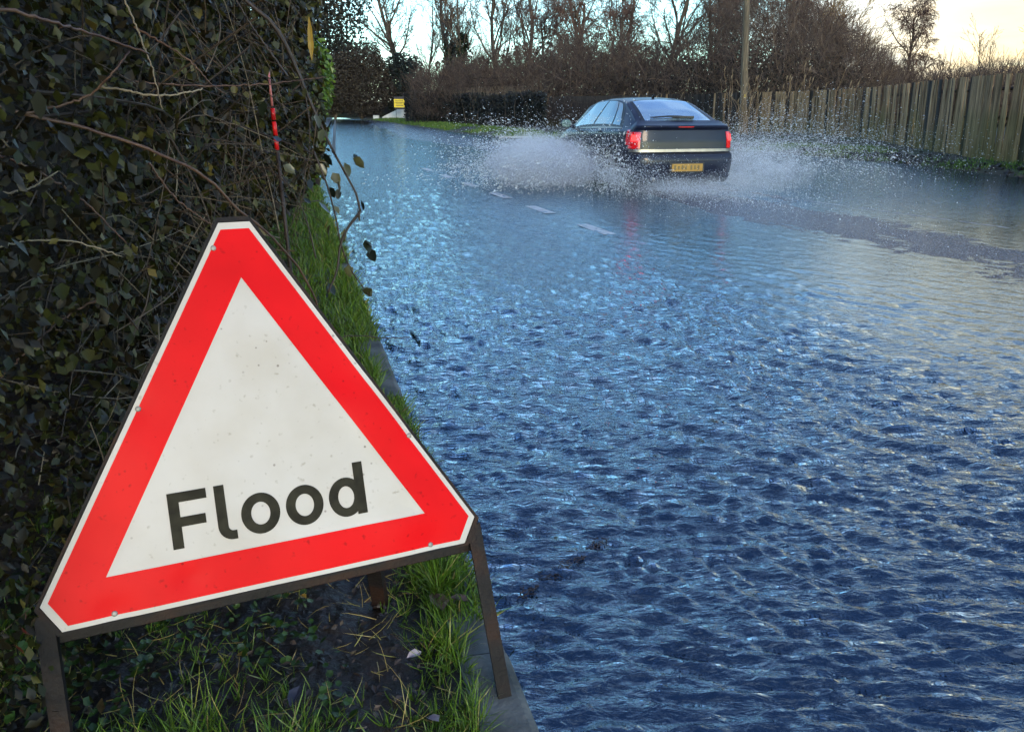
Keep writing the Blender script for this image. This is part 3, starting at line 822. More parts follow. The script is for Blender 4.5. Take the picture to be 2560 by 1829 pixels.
wp.tube(curve([(0.36, -0.02, 1.125), (0.40, 0.10, 1.145), (0.40, 0.42, 1.13)], 12), np.linspace(0.016, 0.008, 12), 6)
wp.tube(curve([(0.42, -0.30, 1.135), (0.415, 0.05, 1.155), (0.41, 0.46, 1.135)], 12), 0.010, 6)
wp.box((0.40, -0.10, 1.14), (0.05, 0.36, 0.028))
wp.build('rear_wiper', m_trim, car)
an = MB(); an.tube([(1.42, 0, 1.445), (1.39, 0, 1.475), (1.36, 0, 1.50)], [0.028, 0.018, 0.006], 8); an.build('aerial', m_trim, car)
hi = MB(); hi.box((0.044, 0, 0.992), (0.012, 0.26, 0.012)); hi.build('high_brake_light', m_lamp, car)
# wheels
for wx_ in WHEELX:
    for sd in (1, -1):
        tw = MB(); th = np.linspace(0, 2 * math.pi, 41); P = []
        for rr, yy_ in ((0.215, 0.10), (0.29, 0.108), (0.318, 0.09), (0.325, 0.05), (0.325, -0.05), (0.318, -0.09), (0.29, -0.10), (0.215, -0.09)):
            P.append(np.c_[wx_ + rr * np.cos(th), np.full(41, sd * (0.785 + yy_)), WR_ + rr * np.sin(th)])
        tw.grid(np.array(P), flip=sd < 0)
        wo_ = tw.build('wheel', m_tyre, car, smooth=True)
        rm_ = MB()
        for rr0, rr1, y0_, y1_ in ((0.0, 0.05, 0.085, 0.085), (0.05, 0.055, 0.085, 0.07), (0.19, 0.217, 0.085, 0.10)):
            rm_.grid(np.array([np.c_[wx_ + rr * np.cos(th), np.full(41, sd * (0.785 + y_)), WR_ + rr * np.sin(th)] for rr, y_ in ((rr0, y0_), (rr1, y1_))]), flip=sd > 0)
        for k in range(7):
            a_ = k * 2 * math.pi / 7; rot = np.array([[math.cos(a_), 0, -math.sin(a_)], [0, 1, 0], [math.sin(a_), 0, math.cos(a_)]])
            rm_.box(np.array((wx_ + 0.12 * math.cos(a_), sd * 0.862, WR_ + 0.12 * math.sin(a_))), (0.16, 0.02, 0.042), rot)
        rm_.build('rim', m_rim, wo_)
    well = MB(); th = np.linspace(-0.25, math.pi + 0.25, 31)
    P = [np.c_[wx_ + 0.392 * np.cos(th), np.full(31, yy_), 0.33 + 0.392 * np.sin(th)] for yy_ in (0.868, 0.55, 0.0, -0.55, -0.868)]
    well.grid(np.array(P)); well.build('wheel_arch', m_trim, car, smooth=True)
    for sd in (1, -1):
        wf = MB(); wf.box((wx_, sd * 0.60, 0.42), (0.74, 0.02, 0.48)); wf.build('wheel_well', m_trim, car)
        lipm = MB(); th2 = np.linspace(-0.3, math.pi + 0.3, 40)
        lipm.tube(np.c_[wx_ + 0.392 * np.cos(th2), sd * (0.888 - 0.03 * np.clip(np.sin(th2), 0, 1) * 0.3) * np.ones(40), 0.33 + 0.392 * np.sin(th2)], 0.014, 6)
        lipm.build('arch_lip', m_paintc, car, smooth=True)

# ------------------------------------------------------------------ spray thrown up by the wheels
m_drop, t, out = nodes_of('spray_water')
N = t.nodes.new; Lk = t.links.new
d1 = N('ShaderNodeBsdfDiffuse'); d1.inputs[0].default_value = (0.80, 0.86, 0.92, 1)
t1 = N('ShaderNodeBsdfTranslucent'); t1.inputs[0].default_value = (0.80, 0.86, 0.92, 1)
g1 = N('ShaderNodeBsdfGlossy'); g1.inputs['Roughness'].default_value = 0.08
ma = N('ShaderNodeMixShader'); ma.inputs[0].default_value = 0.5; Lk(d1.outputs[0], ma.inputs[1]); Lk(t1.outputs[0], ma.inputs[2])
mb_ = N('ShaderNodeMixShader'); mb_.inputs[0].default_value = 0.05; Lk(ma.outputs[0], mb_.inputs[1]); Lk(g1.outputs[0], mb_.inputs[2])
Lk(mb_.outputs[0], out.inputs[0])
hd = np.array([math.cos(YAW), math.sin(YAW), 0]); lf = np.array([-math.sin(YAW), math.cos(YAW), 0]); upv = np.array([0, 0, 1.0])
CP = np.array([2.87, 13.95, 0.0])   # rear of the car on the road
OCT = np.array([(1, 0, 0), (-1, 0, 0), (0, 1, 0), (0, -1, 0), (0, 0, 1), (0, 0, -1)], float)
TET = np.array([(1, 1, 1), (1, -1, -1), (-1, 1, -1), (-1, -1, 1)], float) * 0.8
OCTF = [(0, 2, 4), (2, 1, 4), (1, 3, 4), (3, 0, 4), (2, 0, 5), (1, 2, 5), (3, 1, 5), (0, 3, 5)]
TETF = [(0, 1, 2), (0, 2, 3), (0, 3, 1), (1, 3, 2)]
def spray(mb, n, wx_, side, tau, out_v, up_v, back_v, size, spread=0.05, streak=1.6, x_j=0.2, tet=True):
    """droplets that left the tyre tau seconds ago: ballistic paths, falling back on the water"""
    ta = rng.uniform(tau[0], tau[1], n)
    J = 90; j = rng.integers(0, J, n)              # the water leaves the tyre in jets and torn sheets
    jet = lambda m_, sd_: rng.normal(m_, sd_, J)[j] + rng.normal(0, sd_ * 0.22, n)
    vo = jet(*out_v); vu = np.abs(jet(*up_v)); vb = jet(*back_v)
    src = CP + hd * wx_ + lf * side * 0.88
    lump = 1 + 0.35 * np.sin(ta * 47 + rng.normal(0, .4, n)) * 0.5
    p = src + hd * (rng.normal(0, x_j, n) - vb * ta)[:, None] + lf * (side * np.abs(vo) * ta * lump)[:, None] + upv * (vu * ta - 4.9 * ta ** 2 + 0.03)[:, None]
    p += rng.normal(0, spread, (n, 3)) * (0.4 + 2.0 * ta)[:, None]
    vel = -hd * vb[:, None] * 0.3 + lf * (side * vo)[:, None] + upv * (vu - 9.8 * ta)[:, None]
    ok = p[:, 2] > 0.004
    # droplets keep out of the body of the car
    rel = p - CP; lx = rel @ hd; ly = rel @ lf
    ok &= ~((np.abs(ly) < 0.91) & (lx > -0.05) & (lx < 4.6))
    p = p[ok]; vel = vel[ok]; ta = ta[ok]; m_ = len(p)
    sz = np.exp(rng.normal(math.log(size), 0.45, m_)); M = frames(vel)
    M = M * (sz[:, None, None]); M[:, :, 1] *= rng.uniform(1.0, streak * 1.6, m_)[:, None]
    scatter(mb, TET if tet else OCT, None, TETF if tet else OCTF, p, M, np.full(m_, 0.5))
sl = MB()
spray(sl, 42000, 3.66, 1, (0.02, 0.44), (4.3, 1.3), (2.7, 0.8), (6.0, 1.8), 0.0031, 0.05, 2.6)
spray(sl, 34000, 3.66, 1, (0.10, 0.50), (3.6, 1.2), (2.3, 0.7), (7.0, 1.8), 0.0028, 0.09, 2.2)
spray(sl, 12000, 3.66, 1, (0.08, 0.45), (3.2, 1.3), (3.7, 0.7), (5.0, 1.5), 0.0021, 0.06, 3.2)
spray(sl, 13000, 0.98, 1, (0.02, 0.40), (1.7, 0.9), (2.2, 0.8), (4.6, 1.6), 0.0025, 0.06)
spray(sl, 1800, 1.4, 1, (0.05, 0.40), (1.2, 0.7), (3.2, 0.9), (3.2, 1.5), 0.0055, 0.10, 1.4, 0.6, False)
tag(sl.build('water_spray', m_drop), 'dense white plume of spray thrown up on the left of the car', 'spray', kind='stuff')
sr = MB()
spray(sr, 36000, 3.66, -1, (0.02, 0.55), (4.8, 2.4), (3.1, 0.9), (4.4, 2.2), 0.0022, 0.08, 2.6)
spray(sr, 12000, 0.98, -1, (0.02, 0.42), (2.2, 1.3), (1.8, 0.7), (3.4, 1.6), 0.0023, 0.07)
spray(sr, 9000, 3.0, -1, (0.2, 0.62), (7.0, 2.4), (3.3, 0.7), (2.2, 2.2), 0.0019, 0.12, 3.0)
tag(sr.build('water_spray', m_drop), 'loose fan of water drops flying off the right of the car towards the fence', 'spray', kind='stuff')
# low spray behind the car
sb = MB(); n = 20000
lx = -np.abs(rng.gamma(1.4, 0.75, n)) + 0.1; ly = rng.normal(0.1, 0.62, n) * (1 + 0.1 * np.abs(lx))
z = np.abs(rng.normal(0, 0.17, n)) * np.exp(-np.abs(lx) * 0.35) * (0.7 + 0.6 * np.exp(-((np.abs(ly) - 0.75) / 0.3) ** 2)) + 0.005
p = CP + hd * lx[:, None] + lf * ly[:, None] + upv * z[:, None]
M = frames(rng.normal(size=(n, 3))) * np.exp(rng.normal(math.log(0.0024), 0.5, n))[:, None, None]
scatter(sb, TET, None, TETF, p, M, np.full(n, 0.5))
tag(sb.build('water_spray', m_drop), 'low haze of fine drops trailing behind the rear bumper of the car', 'spray', kind='stuff')

# the finest drops hang as mist round the wheels
def mist(name, label, loc, rad, dens, rz=0.0):
    m, t, out = nodes_of('mist_' + name); N = t.nodes.new; L = t.links.new
    pv = N('ShaderNodeVolumePrincipled'); pv.inputs['Color'].default_value = (0.93, 0.96, 1.0, 1); pv.inputs['Anisotropy'].default_value = 0.1
    tcn = N('ShaderNodeTexCoord'); ln = N('ShaderNodeVectorMath'); ln.operation = 'LENGTH'; L(tcn.outputs['Object'], ln.inputs[0])
    fo_ = N('ShaderNodeMapRange'); fo_.interpolation_type = 'SMOOTHSTEP'; fo_.inputs[1].default_value = 1.0; fo_.inputs[2].default_value = 0.15; fo_.inputs[3].default_value = 0; fo_.inputs[4].default_value = 1; L(ln.outputs['Value'], fo_.inputs[0])
    nz = N('ShaderNodeTexNoise'); nz.inputs['Scale'].default_value = 4.2; nz.inputs['Detail'].default_value = 6; nz.inputs['Distortion'].default_value = 0.5; L(tcn.outputs['Object'], nz.inputs['Vector'])
    nr = N('ShaderNodeMapRange'); nr.inputs[1].default_value = 0.36; nr.inputs[2].default_value = 0.60; L(nz.outputs[0], nr.inputs[0])
    mu = N('ShaderNodeMath'); mu.operation = 'MULTIPLY'; L(fo_.outputs[0], mu.inputs[0]); L(nr.outputs[0], mu.inputs[1])
    m2 = N('ShaderNodeMath'); m2.operation = 'MULTIPLY'; L(mu.outputs[0], m2.inputs[0]); m2.inputs[1].default_value = dens
    L(m2.outputs[0], pv.inputs['Density']); L(pv.outputs[0], out.inputs['Volume'])
    bm = bmesh.new(); bmesh.ops.create_icosphere(bm, subdivisions=3, radius=1.0); me = bpy.data.meshes.new('spray_mist'); bm.to_mesh(me); bm.free(); me.materials.append(m)
    o = link('spray_mist', me); o.location = loc; o.scale = rad; o.rotation_euler = (0, 0, rz); tag(o, label, 'mist', kind='stuff')
mist('left', 'white mist at the heart of the left-hand plume beside the car', (0.55, 15.6, 0.30), (1.12, 1.8, 0.62), 6.0, R(20))
mist('right', 'thin mist off the right rear wheel of the car', (4.3, 14.9, 0.25), (1.3, 2.2, 0.60), 0.7, R(-10))
mist('rear', 'low mist hanging over the road behind the rear bumper', (2.9, 13.2, 0.08), (1.5, 1.5, 0.28), 0.6)

# ------------------------------------------------------------------ close-boarded fence along the right bank
FP = curve([(11.3, 4, 0), (11.1, 12, 0), (10.85, 18.2, 0), (10.75, 19.2, 0), (10.9, 20.6, 0), (11.25, 22.8, 0), (12.1, 26.8, 0), (12.9, 32, 0), (12.9, 36.7, 0), (12.1, 39.8, 0), (11.0, 42, 0), (9.4, 45.6, 0), (6.3, 49.4, 0), (2.5, 55, 0), (-3, 66, 0), (-7, 82, 0), (-9.5, 102, 0), (-16, 108, 0), (-27, 113, 0)], 900)
def board_mat(name, c1, c2, algae):
    m, t, out = nodes_of(name); N = t.nodes.new; L = t.links.new
    b = N('ShaderNodeBsdfPrincipled'); L(b.outputs[0], out.inputs[0]); b.inputs['Roughness'].default_value = 0.8; b.inputs['Specular IOR Level'].default_value = 0.25
    tcn = N('ShaderNodeTexCoord'); oi = N('ShaderNodeObjectInfo')
    mp = N('ShaderNodeMapping'); mp.inputs['Scale'].default_value = (14, 14, 0.9); L(tcn.outputs['Object'], mp.inputs[0])
    va = N('ShaderNodeVectorMath'); va.operation = 'MULTIPLY_ADD'; L(oi.outputs['Random'], va.inputs[0]); va.inputs[1].default_value = (37, 53, 71); L(mp.outputs[0], va.inputs[2])
    nz = N('ShaderNodeTexNoise'); nz.inputs['Scale'].default_value = 1.6; nz.inputs['Detail'].default_value = 7; nz.inputs['Distortion'].default_value = 0.4; L(va.outputs[0], nz.inputs['Vector'])
    rp = N('ShaderNodeValToRGB'); rp.color_ramp.elements[0].position = 0.36; rp.color_ramp.elements[1].position = 0.64
    rp.color_ramp.elements[0].color = c1 + (1,); rp.color_ramp.elements[1].color = c2 + (1,); L(nz.outputs[0], rp.inputs[0])
    # board-to-board difference
    mr = N('ShaderNodeMapRange'); mr.inputs[3].default_value = 0.55; mr.inputs[4].default_value = 1.35; L(oi.outputs['Random'], mr.inputs[0])
    sc = N('ShaderNodeVectorMath'); sc.operation = 'SCALE'; L(rp.outputs[0], sc.inputs[0]); L(mr.outputs[0], sc.inputs['Scale'])
    # green algae growing up from the damp foot of some boards
    sx = N('ShaderNodeSeparateXYZ'); L(tcn.outputs['Object'], sx.inputs[0])
    n2 = N('ShaderNodeTexNoise'); n2.inputs['Scale'].default_value = 0.55; n2.inputs['Detail'].default_value = 4
    geo = N('ShaderNodeNewGeometry'); L(geo.outputs['Position'], n2.inputs['Vector'])
    h = N('ShaderNodeMapRange'); h.inputs[1].default_value = 1.7; h.inputs[2].default_value = 0.1; h.inputs[3].default_value = -0.28; h.inputs[4].default_value = 0.22; L(sx.outputs[2], h.inputs[0])
    ad = N('ShaderNodeMath'); ad.operation = 'ADD'; L(n2.outputs[0], ad.inputs[0]); L(h.outputs[0], ad.inputs[1])
    ad2 = N('ShaderNodeMath'); ad2.operation = 'MULTIPLY_ADD'; L(nz.outputs[0], ad2.inputs[0]); ad2.inputs[1].default_value = 0.5; L(ad.outputs[0], ad2.inputs[2])
    am = N('ShaderNodeMapRange'); am.inputs[1].default_value = 0.70; am.inputs[2].default_value = 1.0; am.inputs[4].default_value = algae; L(ad2.outputs[0], am.inputs[0])
    mx = N('ShaderNodeMix'); mx.data_type = 'RGBA'; L(am.outputs[0], mx.inputs[0]); L(sc.outputs[0], mx.inputs[6]); mx.inputs[7].default_value = (0.075, 0.085, 0.012, 1)
    L(mx.outputs[2], b.inputs['Base Color'])
    bp = N('ShaderNodeBump'); bp.inputs['Distance'].default_value = 0.004; L(nz.outputs[0], bp.inputs['Height']); L(bp.outputs[0], b.inputs['Normal'])
    return m
m_board = board_mat('weathered_board', (0.13, 0.074, 0.036), (0.46, 0.285, 0.15), 0.6)
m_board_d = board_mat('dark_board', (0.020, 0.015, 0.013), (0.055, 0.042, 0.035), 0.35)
seglen = np.r_[0, np.cumsum(np.linalg.norm(np.diff(FP[:, :2], axis=0), axis=1))]
def fence_at(s):
    p = np.array([np.interp(s, seglen, FP[:, k]) for k in range(2)]); q = np.array([np.interp(s + 0.05, seglen, FP[:, k]) for k in range(2)])
    d = (q - p) / (np.linalg.norm(q - p) + 1e-9); return p, math.atan2(d[1], d[0])
fence = tag(empty('board_fence', (11.1, 12, 0)), 'weathered close-boarded timber fence with green algae, curving along the far bank', 'fence')
bmeshes = []
for k in range(8):
    w = 0.118 + 0.006 * (k % 4); b_ = MB(); hgt = 1.90
    x0, x1 = -w / 2, w / 2
    pts = [(x0, 0), (x1, 0), (x1, 1), (x0, 1)]
    nz_ = 5; rows = []
    warp = np.array([random.uniform(-.004, .004) for _ in range(nz_)])
    for i in range(nz_):
        z = hgt * i / (nz_ - 1); th = 0.012
        if i == nz_ - 1: z += random.uniform(-.005, .005)
        rows.append([(x0, -th + warp[i], z), (x1, -th + 0.006 + warp[i], z + (random.uniform(-.006, .006) if i == nz_ - 1 else 0)), (x1, th * 0.5 + warp[i], z), (x0, th * 0.5 + warp[i], z), (x0, -th + warp[i], z)])
    b_.grid(np.array(rows), flip=False)
    b_.add([rows[-1][j] for j in range(4)], q=[(0, 1, 2, 3)])
    bmeshes.append((b_.mesh('board', m_board), w))
bm_dark = []
for me, w in bmeshes[:3]:
    m2 = me.copy(); m2.materials.clear(); m2.materials.append(m_board_d); bm_dark.append((m2, w))
s = 0.0; cnt = 0; far = MB(); next_dark = 10.0
total = seglen[-1]
ps0 = seglen[np.argmin(np.abs(FP[:, 1] - 13.0))]
s = ps0
fence_top = []
while s < total - 0.5:
    p, a_ = fence_at(s)
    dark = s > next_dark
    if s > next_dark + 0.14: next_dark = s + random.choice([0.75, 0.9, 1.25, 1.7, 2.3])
    if p[1] > 40.5: dark = random.random() < 0.96  # far stretch stands in shade: that shade is put into board colour
    if cnt < 290:
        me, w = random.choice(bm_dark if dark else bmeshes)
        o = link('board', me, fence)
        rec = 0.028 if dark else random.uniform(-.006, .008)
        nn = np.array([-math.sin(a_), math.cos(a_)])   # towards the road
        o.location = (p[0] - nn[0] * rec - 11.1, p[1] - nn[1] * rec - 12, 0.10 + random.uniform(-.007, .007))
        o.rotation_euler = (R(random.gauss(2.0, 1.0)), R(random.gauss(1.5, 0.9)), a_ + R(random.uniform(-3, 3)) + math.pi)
        o.scale = (random.choice([1, 1, 1.05, 0.95]), 1, random.uniform(0.996, 1.004))
        cnt += 1; s += w * 0.985
    else:
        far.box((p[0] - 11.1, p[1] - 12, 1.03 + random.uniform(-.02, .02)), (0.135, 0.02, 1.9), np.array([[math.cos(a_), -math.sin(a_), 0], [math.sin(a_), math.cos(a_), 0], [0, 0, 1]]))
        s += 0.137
tag(far.build('far_boards', m_board_d, fence), kind='stuff')  # shaded far stretch painted with the dark board colour
s = ps0
while s < seglen[np.argmin(np.abs(FP[:, 1] - 46))]:
    p, a_ = fence_at(s); nn = np.array([-math.sin(a_), math.cos(a_)])
    b_ = MB(); b_.box((p[0] - nn[0] * -0.0 + nn[0] * -0.10 - 11.1, p[1] - nn[1] * 0.10 - 12, 0.95), (0.09, 0.09, 1.9), np.array([[math.cos(a_), -math.sin(a_), 0], [math.sin(a_), math.cos(a_), 0], [0, 0, 1]]))
    b_.build('post', m_board_d, fence); s += 2.7
for zr in (0.5, 1.1, 1.7):
    rl = MB(); sel = FP[(FP[:, 1] > 13) & (FP[:, 1] < 60)][::3]
    d = np.gradient(sel, axis=0); d /= np.linalg.norm(d, axis=1)[:, None]; nn = np.c_[-d[:, 1], d[:, 0], 0 * d[:, 0]]
    pp = sel - nn * 0.055 - np.array([11.1, 12, 0]); pp[:, 2] = zr
    rl.tube(pp, 0.035, 4); rl.build('rail', m_board_d, fence)

# ------------------------------------------------------------------ telegraph pole and its wires
m_pole = mat('pole_timber', (0.09, 0.065, 0.04), (0.19, 0.14, 0.09), scale=2.5, rough=0.8, stretch=(8, 8, 0.6), bump=0.006, bscale=6, c3=(0.09, 0.07, 0.045))
PB = np.array([10.35, 38.2, 0.05]); lean = -0.052
pole = tag(empty('telegraph_pole', tuple(PB)), 'tall timber telegraph pole standing in front of the fence, leaning slightly', 'utility pole')
pm = MB(); zz = np.linspace(-0.3, 9.5, 14); pm.tube(np.c_[zz * lean, 0 * zz, zz], np.interp(zz, [-0.3, 9.5], [0.17, 0.12]), 12); pm.build('shaft', m_pole, pole, smooth=True)
ca = MB(); ca.box((9.0 * lean, -0.14, 9.0), (1.5, 0.1, 0.12)); ca.build('crossarm', m_pole, pole)
for dx in (-0.65, -0.25, 0.25, 0.65):
    ins = MB(); ins.tube([(9 * lean + dx, -0.14, 9.05), (9 * lean + dx, -0.14, 9.13), (9 * lean + dx, -0.14, 9.2)], [0.02, 0.04, 0.03], 8); ins.build('insulator', m_steel, pole)
bx_ = MB(); bx_.box((0.02 - 0.10, -0.17, 1.75), (0.10, 0.02, 0.14)); bx_.build('tag_plate', mat('tag_yellow', (0.3, 0.22, 0.03), rough=0.5), pole)
m_wire = mat('wire', (0.02, 0.02, 0.022), rough=0.5)
for k, (dx, hz) in enumerate(((-0.65, 9.2), (-0.25, 9.2), (0.25, 9.2))):
    a0 = PB + np.array([9 * lean + dx, -0.14, hz]); b0 = np.array([-9.5 + dx, 104, 10.9])
    t_ = np.linspace(0, 1, 30)[:, None]; p = a0 * (1 - t_) + b0 * t_; p[:, 2] -= 1.6 * (4 * t_ * (1 - t_))[:, 0]
    w_ = MB(); w_.tube(p, 0.014, 4)
    tag(w_.build('overhead_wire', m_wire), ['lowest left overhead wire crossing the sky above the bare trees', 'middle overhead wire crossing the sky above the bare trees', 'right-hand overhead wire crossing the sky above the bare trees'][k], 'wire', 'overhead wires')

# ------------------------------------------------------------------ trees
def grow(mbs, pos, d, length, rad, level, P):
    """one branch (bent polyline) and its children; mbs = (trunk+limbs, twigs)"""
    nseg = max(3, int(length / P.get('seg', 0.45)) + 2) if level < 2 else 4
    pts = [pos]; dd_ = d / np.linalg.norm(d); st = length / nseg
    for i in range(nseg):
        dd_ = dd_ + rng.normal(0, P['wob'] * (0.5 + 0.4 * level), 3) + np.array([0, 0, P['up'] if level < P['lev'] - 1 else P.get('droop', P['up'])]) * 0.5
        dd_ /= np.linalg.norm(dd_); pts.append(pts[-1] + dd_ * st)
    pts = np.array(pts); rr = np.linspace(rad, max(rad * P['taper'], P['rmin']), len(pts))
    mb = mbs[0] if level < 2 else mbs[1]
    mb.tube(pts, rr, 7 if level == 0 else (5 if level == 1 else 3), cap=False, tint=rng.uniform(0, 1))
    if level >= P['lev']: return
    nch = P['n'][level]
    for k in range(nch):
        f = rng.uniform(P['start'][level], 1.0) if k else 0.98
        i = f * (len(pts) - 1); a0 = int(min(i, len(pts) - 2)); fr_ = i - a0
        p = pts[a0] * (1 - fr_) + pts[a0 + 1] * fr_; td = pts[a0 + 1] - pts[a0]; td /= np.linalg.norm(td)
        side = rng.normal(size=3); side -= td * (side @ td); side /= np.linalg.norm(side)
        an = R(rng.normal(P['ang'][level], 9))
        nd = td * math.cos(an) + side * math.sin(an)
        ln = length * P['ratio'][level] * rng.uniform(0.6, 1.15) * (1.15 - 0.45 * f)
        grow(mbs, p, nd, ln, max(np.interp(f, [0, 1], [rr[0], rr[-1]]) * P['rr'], P['rmin']), level + 1, P)
m_bark = mat('grey_bark', (0.06, 0.045, 0.033), (0.14, 0.105, 0.075), scale=2.2, rough=0.9, stretch=(3, 3, 0.7), bump=0.03, bscale=5)
m_twig = mat('brown_twigs', (0.07, 0.047, 0.034), (0.12, 0.08, 0.058), scale=0.8, rough=0.9)
m_twig_r = mat('reddish_twigs', (0.085, 0.046, 0.035), (0.14, 0.078, 0.056), scale=0.8, rough=0.9)
m_twig_g = mat('golden_light_twigs', (0.16, 0.09, 0.025), (0.26, 0.15, 0.045), scale=0.8, rough=0.9)  # golden back-light by the bright cloud put into the twig colour
m_scrub = mat('scrub_twigs', (0.9, 0.9, 0.9), (1, 1, 1), scale=1.0, rough=0.9, tint=[(0.0, (0.038, 0.024, 0.018)), (0.5, (0.085, 0.055, 0.040)), (1.0, (0.16, 0.108, 0.075))])
protos = {}
def proto(name, P, h, r, tm):
    a, b = MB(), MB()
    grow((a, b), np.zeros(3), np.array([rng.normal(0, .03), rng.normal(0, .03), 1.0]), h, r, 0, P)
    protos[name] = (a.mesh('trunk', m_bark, True), b.mesh('crown', tm))
base = dict(wob=0.10, up=0.10, taper=0.35, rmin=0.009, lev=4, n=[13, 9, 7, 5], start=[0.28, 0.25, 0.2, 0.15], ang=[42, 40, 38, 35], ratio=[0.52, 0.5, 0.5, 0.55], rr=0.55)
proto('tall', dict(base, rmin=0.011), 11.0, 0.24, m_twig)
proto('vase', dict(base, n=[17, 9, 7, 4], start=[0.22, 0.2, 0.2, 0.15], ang=[36, 34, 35, 35], up=0.14, rmin=0.010), 10.0, 0.2, m_twig)
proto('weep', dict(base, up=0.03, droop=-0.45, n=[18, 10, 8, 3], ang=[45, 45, 45, 30], start=[0.2, 0.2, 0.2, 0.1], ratio=[0.46, 0.5, 0.55, 0.7], rmin=0.011), 8.0, 0.18, m_twig_r)
proto('thin', dict(base, n=[18, 8, 6, 0], lev=3, ratio=[0.34, 0.45, 0.5, 0.5], ang=[38, 35, 35, 35], up=0.16, rmin=0.010), 10.5, 0.13, m_twig)
proto('gold_lit', dict(base, n=[15, 9, 6, 4], start=[0.12, 0.2, 0.2, 0.15], ang=[40, 38, 38, 35], up=0.10, rmin=0.013), 8.5, 0.18, m_twig_g)
proto('sapling', dict(base, n=[12, 5, 3, 0], lev=3, start=[0.15, 0.2, 0.2, 0.15], ratio=[0.32, 0.45, 0.5, 0.5], ang=[28, 30, 30, 30], up=0.2, rmin=0.007), 5.0, 0.045, m_twig)
def tree(kind, x, y, sc, rz, label, z=0.2, group=None, name='bare_tree', lean_=(0, 0), scz=1.0):
    o = tag(empty(name, (x, y, z), rz), label, 'tree', group); o.scale = (sc, sc, sc * scz); o.rotation_euler = (R(lean_[0]), R(lean_[1]), rz)
    for me, nm in zip(protos[kind], ('trunk', 'crown')): link(nm, me, o)
    return o
G = 'bare trees along the skyline'
tree('tall', -13.2, 103, 1.5, 0.4, 'tallest bare tree on the left, rising behind the dark rounded evergreen', group=G)
tree('thin', -6.0, 84, 1.15, 1.0, 'slim ivy-wrapped tree left of the twin trunks, right of the tall bare tree', group=G)
tree('thin', -4.6, 82, 1.25, 2.4, 'dark-trunked slim tree with ivy sleeve, right of its ivy-wrapped neighbour', group=G)
tree('vase', -1.6, 78, 1.25, 0.9, 'spreading bare tree with many upright limbs, left of the drooping reddish tree', group=G)
tree('vase', 1.6, 76, 1.2, 3.9, 'bare tree with fanned limbs close behind the dark roadside hedge', group=G)
tree('thin', -9.2, 95, 1.1, 5.0, 'slim bare tree just right of the tallest one', group=G)
tree('weep', 4.9, 66, 1.08, 0.3, 'reddish weeping tree with drooping fine twigs behind the fence', group=G)
tree('weep', 2.8, 70, 0.95, 2.2, 'smaller drooping tree left of the reddish weeping one', group=G)
tree('vase', 10.6, 86, 1.25, 5.2, 'pale symmetrical bare tree standing in the gap right of the weeping tree', group=G)
tree('tall', 12.4, 68, 1.05, 2.8, 'forked bare tree with bent upper limbs left of the telegraph pole', group=G)
tree('vase', 15.5, 66, 0.95, 1.8, 'bare tree rising from the scrub just left of the telegraph pole', group=G)
tree('vase', 20.0, 64, 0.85, 4.1, 'bare tree rising from the scrub just right of the telegraph pole', group=G)
tree('gold_lit', 25.8, 74, 1.10, 0.8, 'golden-lit bushy tree glowing behind the scrub below the bright cloud', group=G)
tree('gold_lit', 30.6, 82, 0.95, 2.0, 'paler golden-lit tree between the scrub and the round-crowned tree', group=G)
tree('weep', 27.4, 60, 0.88, 1.1, 'small round-crowned tree standing alone against the yellow sky', group=G)
for k, (x, y, s_, lb) in enumerate(((24.6, 46, 0.95, 'leftmost thin sapling against the yellow sky right of the round tree'), (26.0, 47, 0.85, 'second thin sapling right of the round tree'), (26.8, 45.5, 0.95, 'third thin sapling right of the round tree'), (28.4, 47, 0.8, 'rightmost thin sapling near the picture edge'))):
    tree('sapling', x, y, s_, k * 1.7, lb, group='saplings', name='sapling')
tree('vase', 19.6, 25.5, 0.62, 2.6, 'bare tree at the right edge of the picture, boughs reaching over the fence', lean_=(0, -14))
for k, (kd, x, y, s_, rz, lb) in enumerate((
        ('vase', -6.9, 101, 1.3, 2.0, 'far bare tree seen between the tallest tree and the slim ivy-wrapped one'), 
        ('tall', 7.2, 84, 1.15, 0.1, 'bare tree directly behind the reddish weeping tree'),
        ('weep', 7.6, 60, 0.85, 4.0, 'low drooping tree above the roof of the car'),
        ('vase', 17.6, 74, 1.05, 0.2, 'bare tree at the back, behind the telegraph pole'), ('weep', 22.2, 62, 0.78, 1.5, 'rounded twiggy tree on the right shoulder of the scrub'), ('weep', 18.6, 58, 0.92, 3.1, 'rounded twiggy tree at the crown of the scrub'), ('weep', 14.6, 57, 0.9, 5.6, 'rounded twiggy tree left of the telegraph pole'))):
    tree(kd, x, y, s_, rz, lb, group=G)
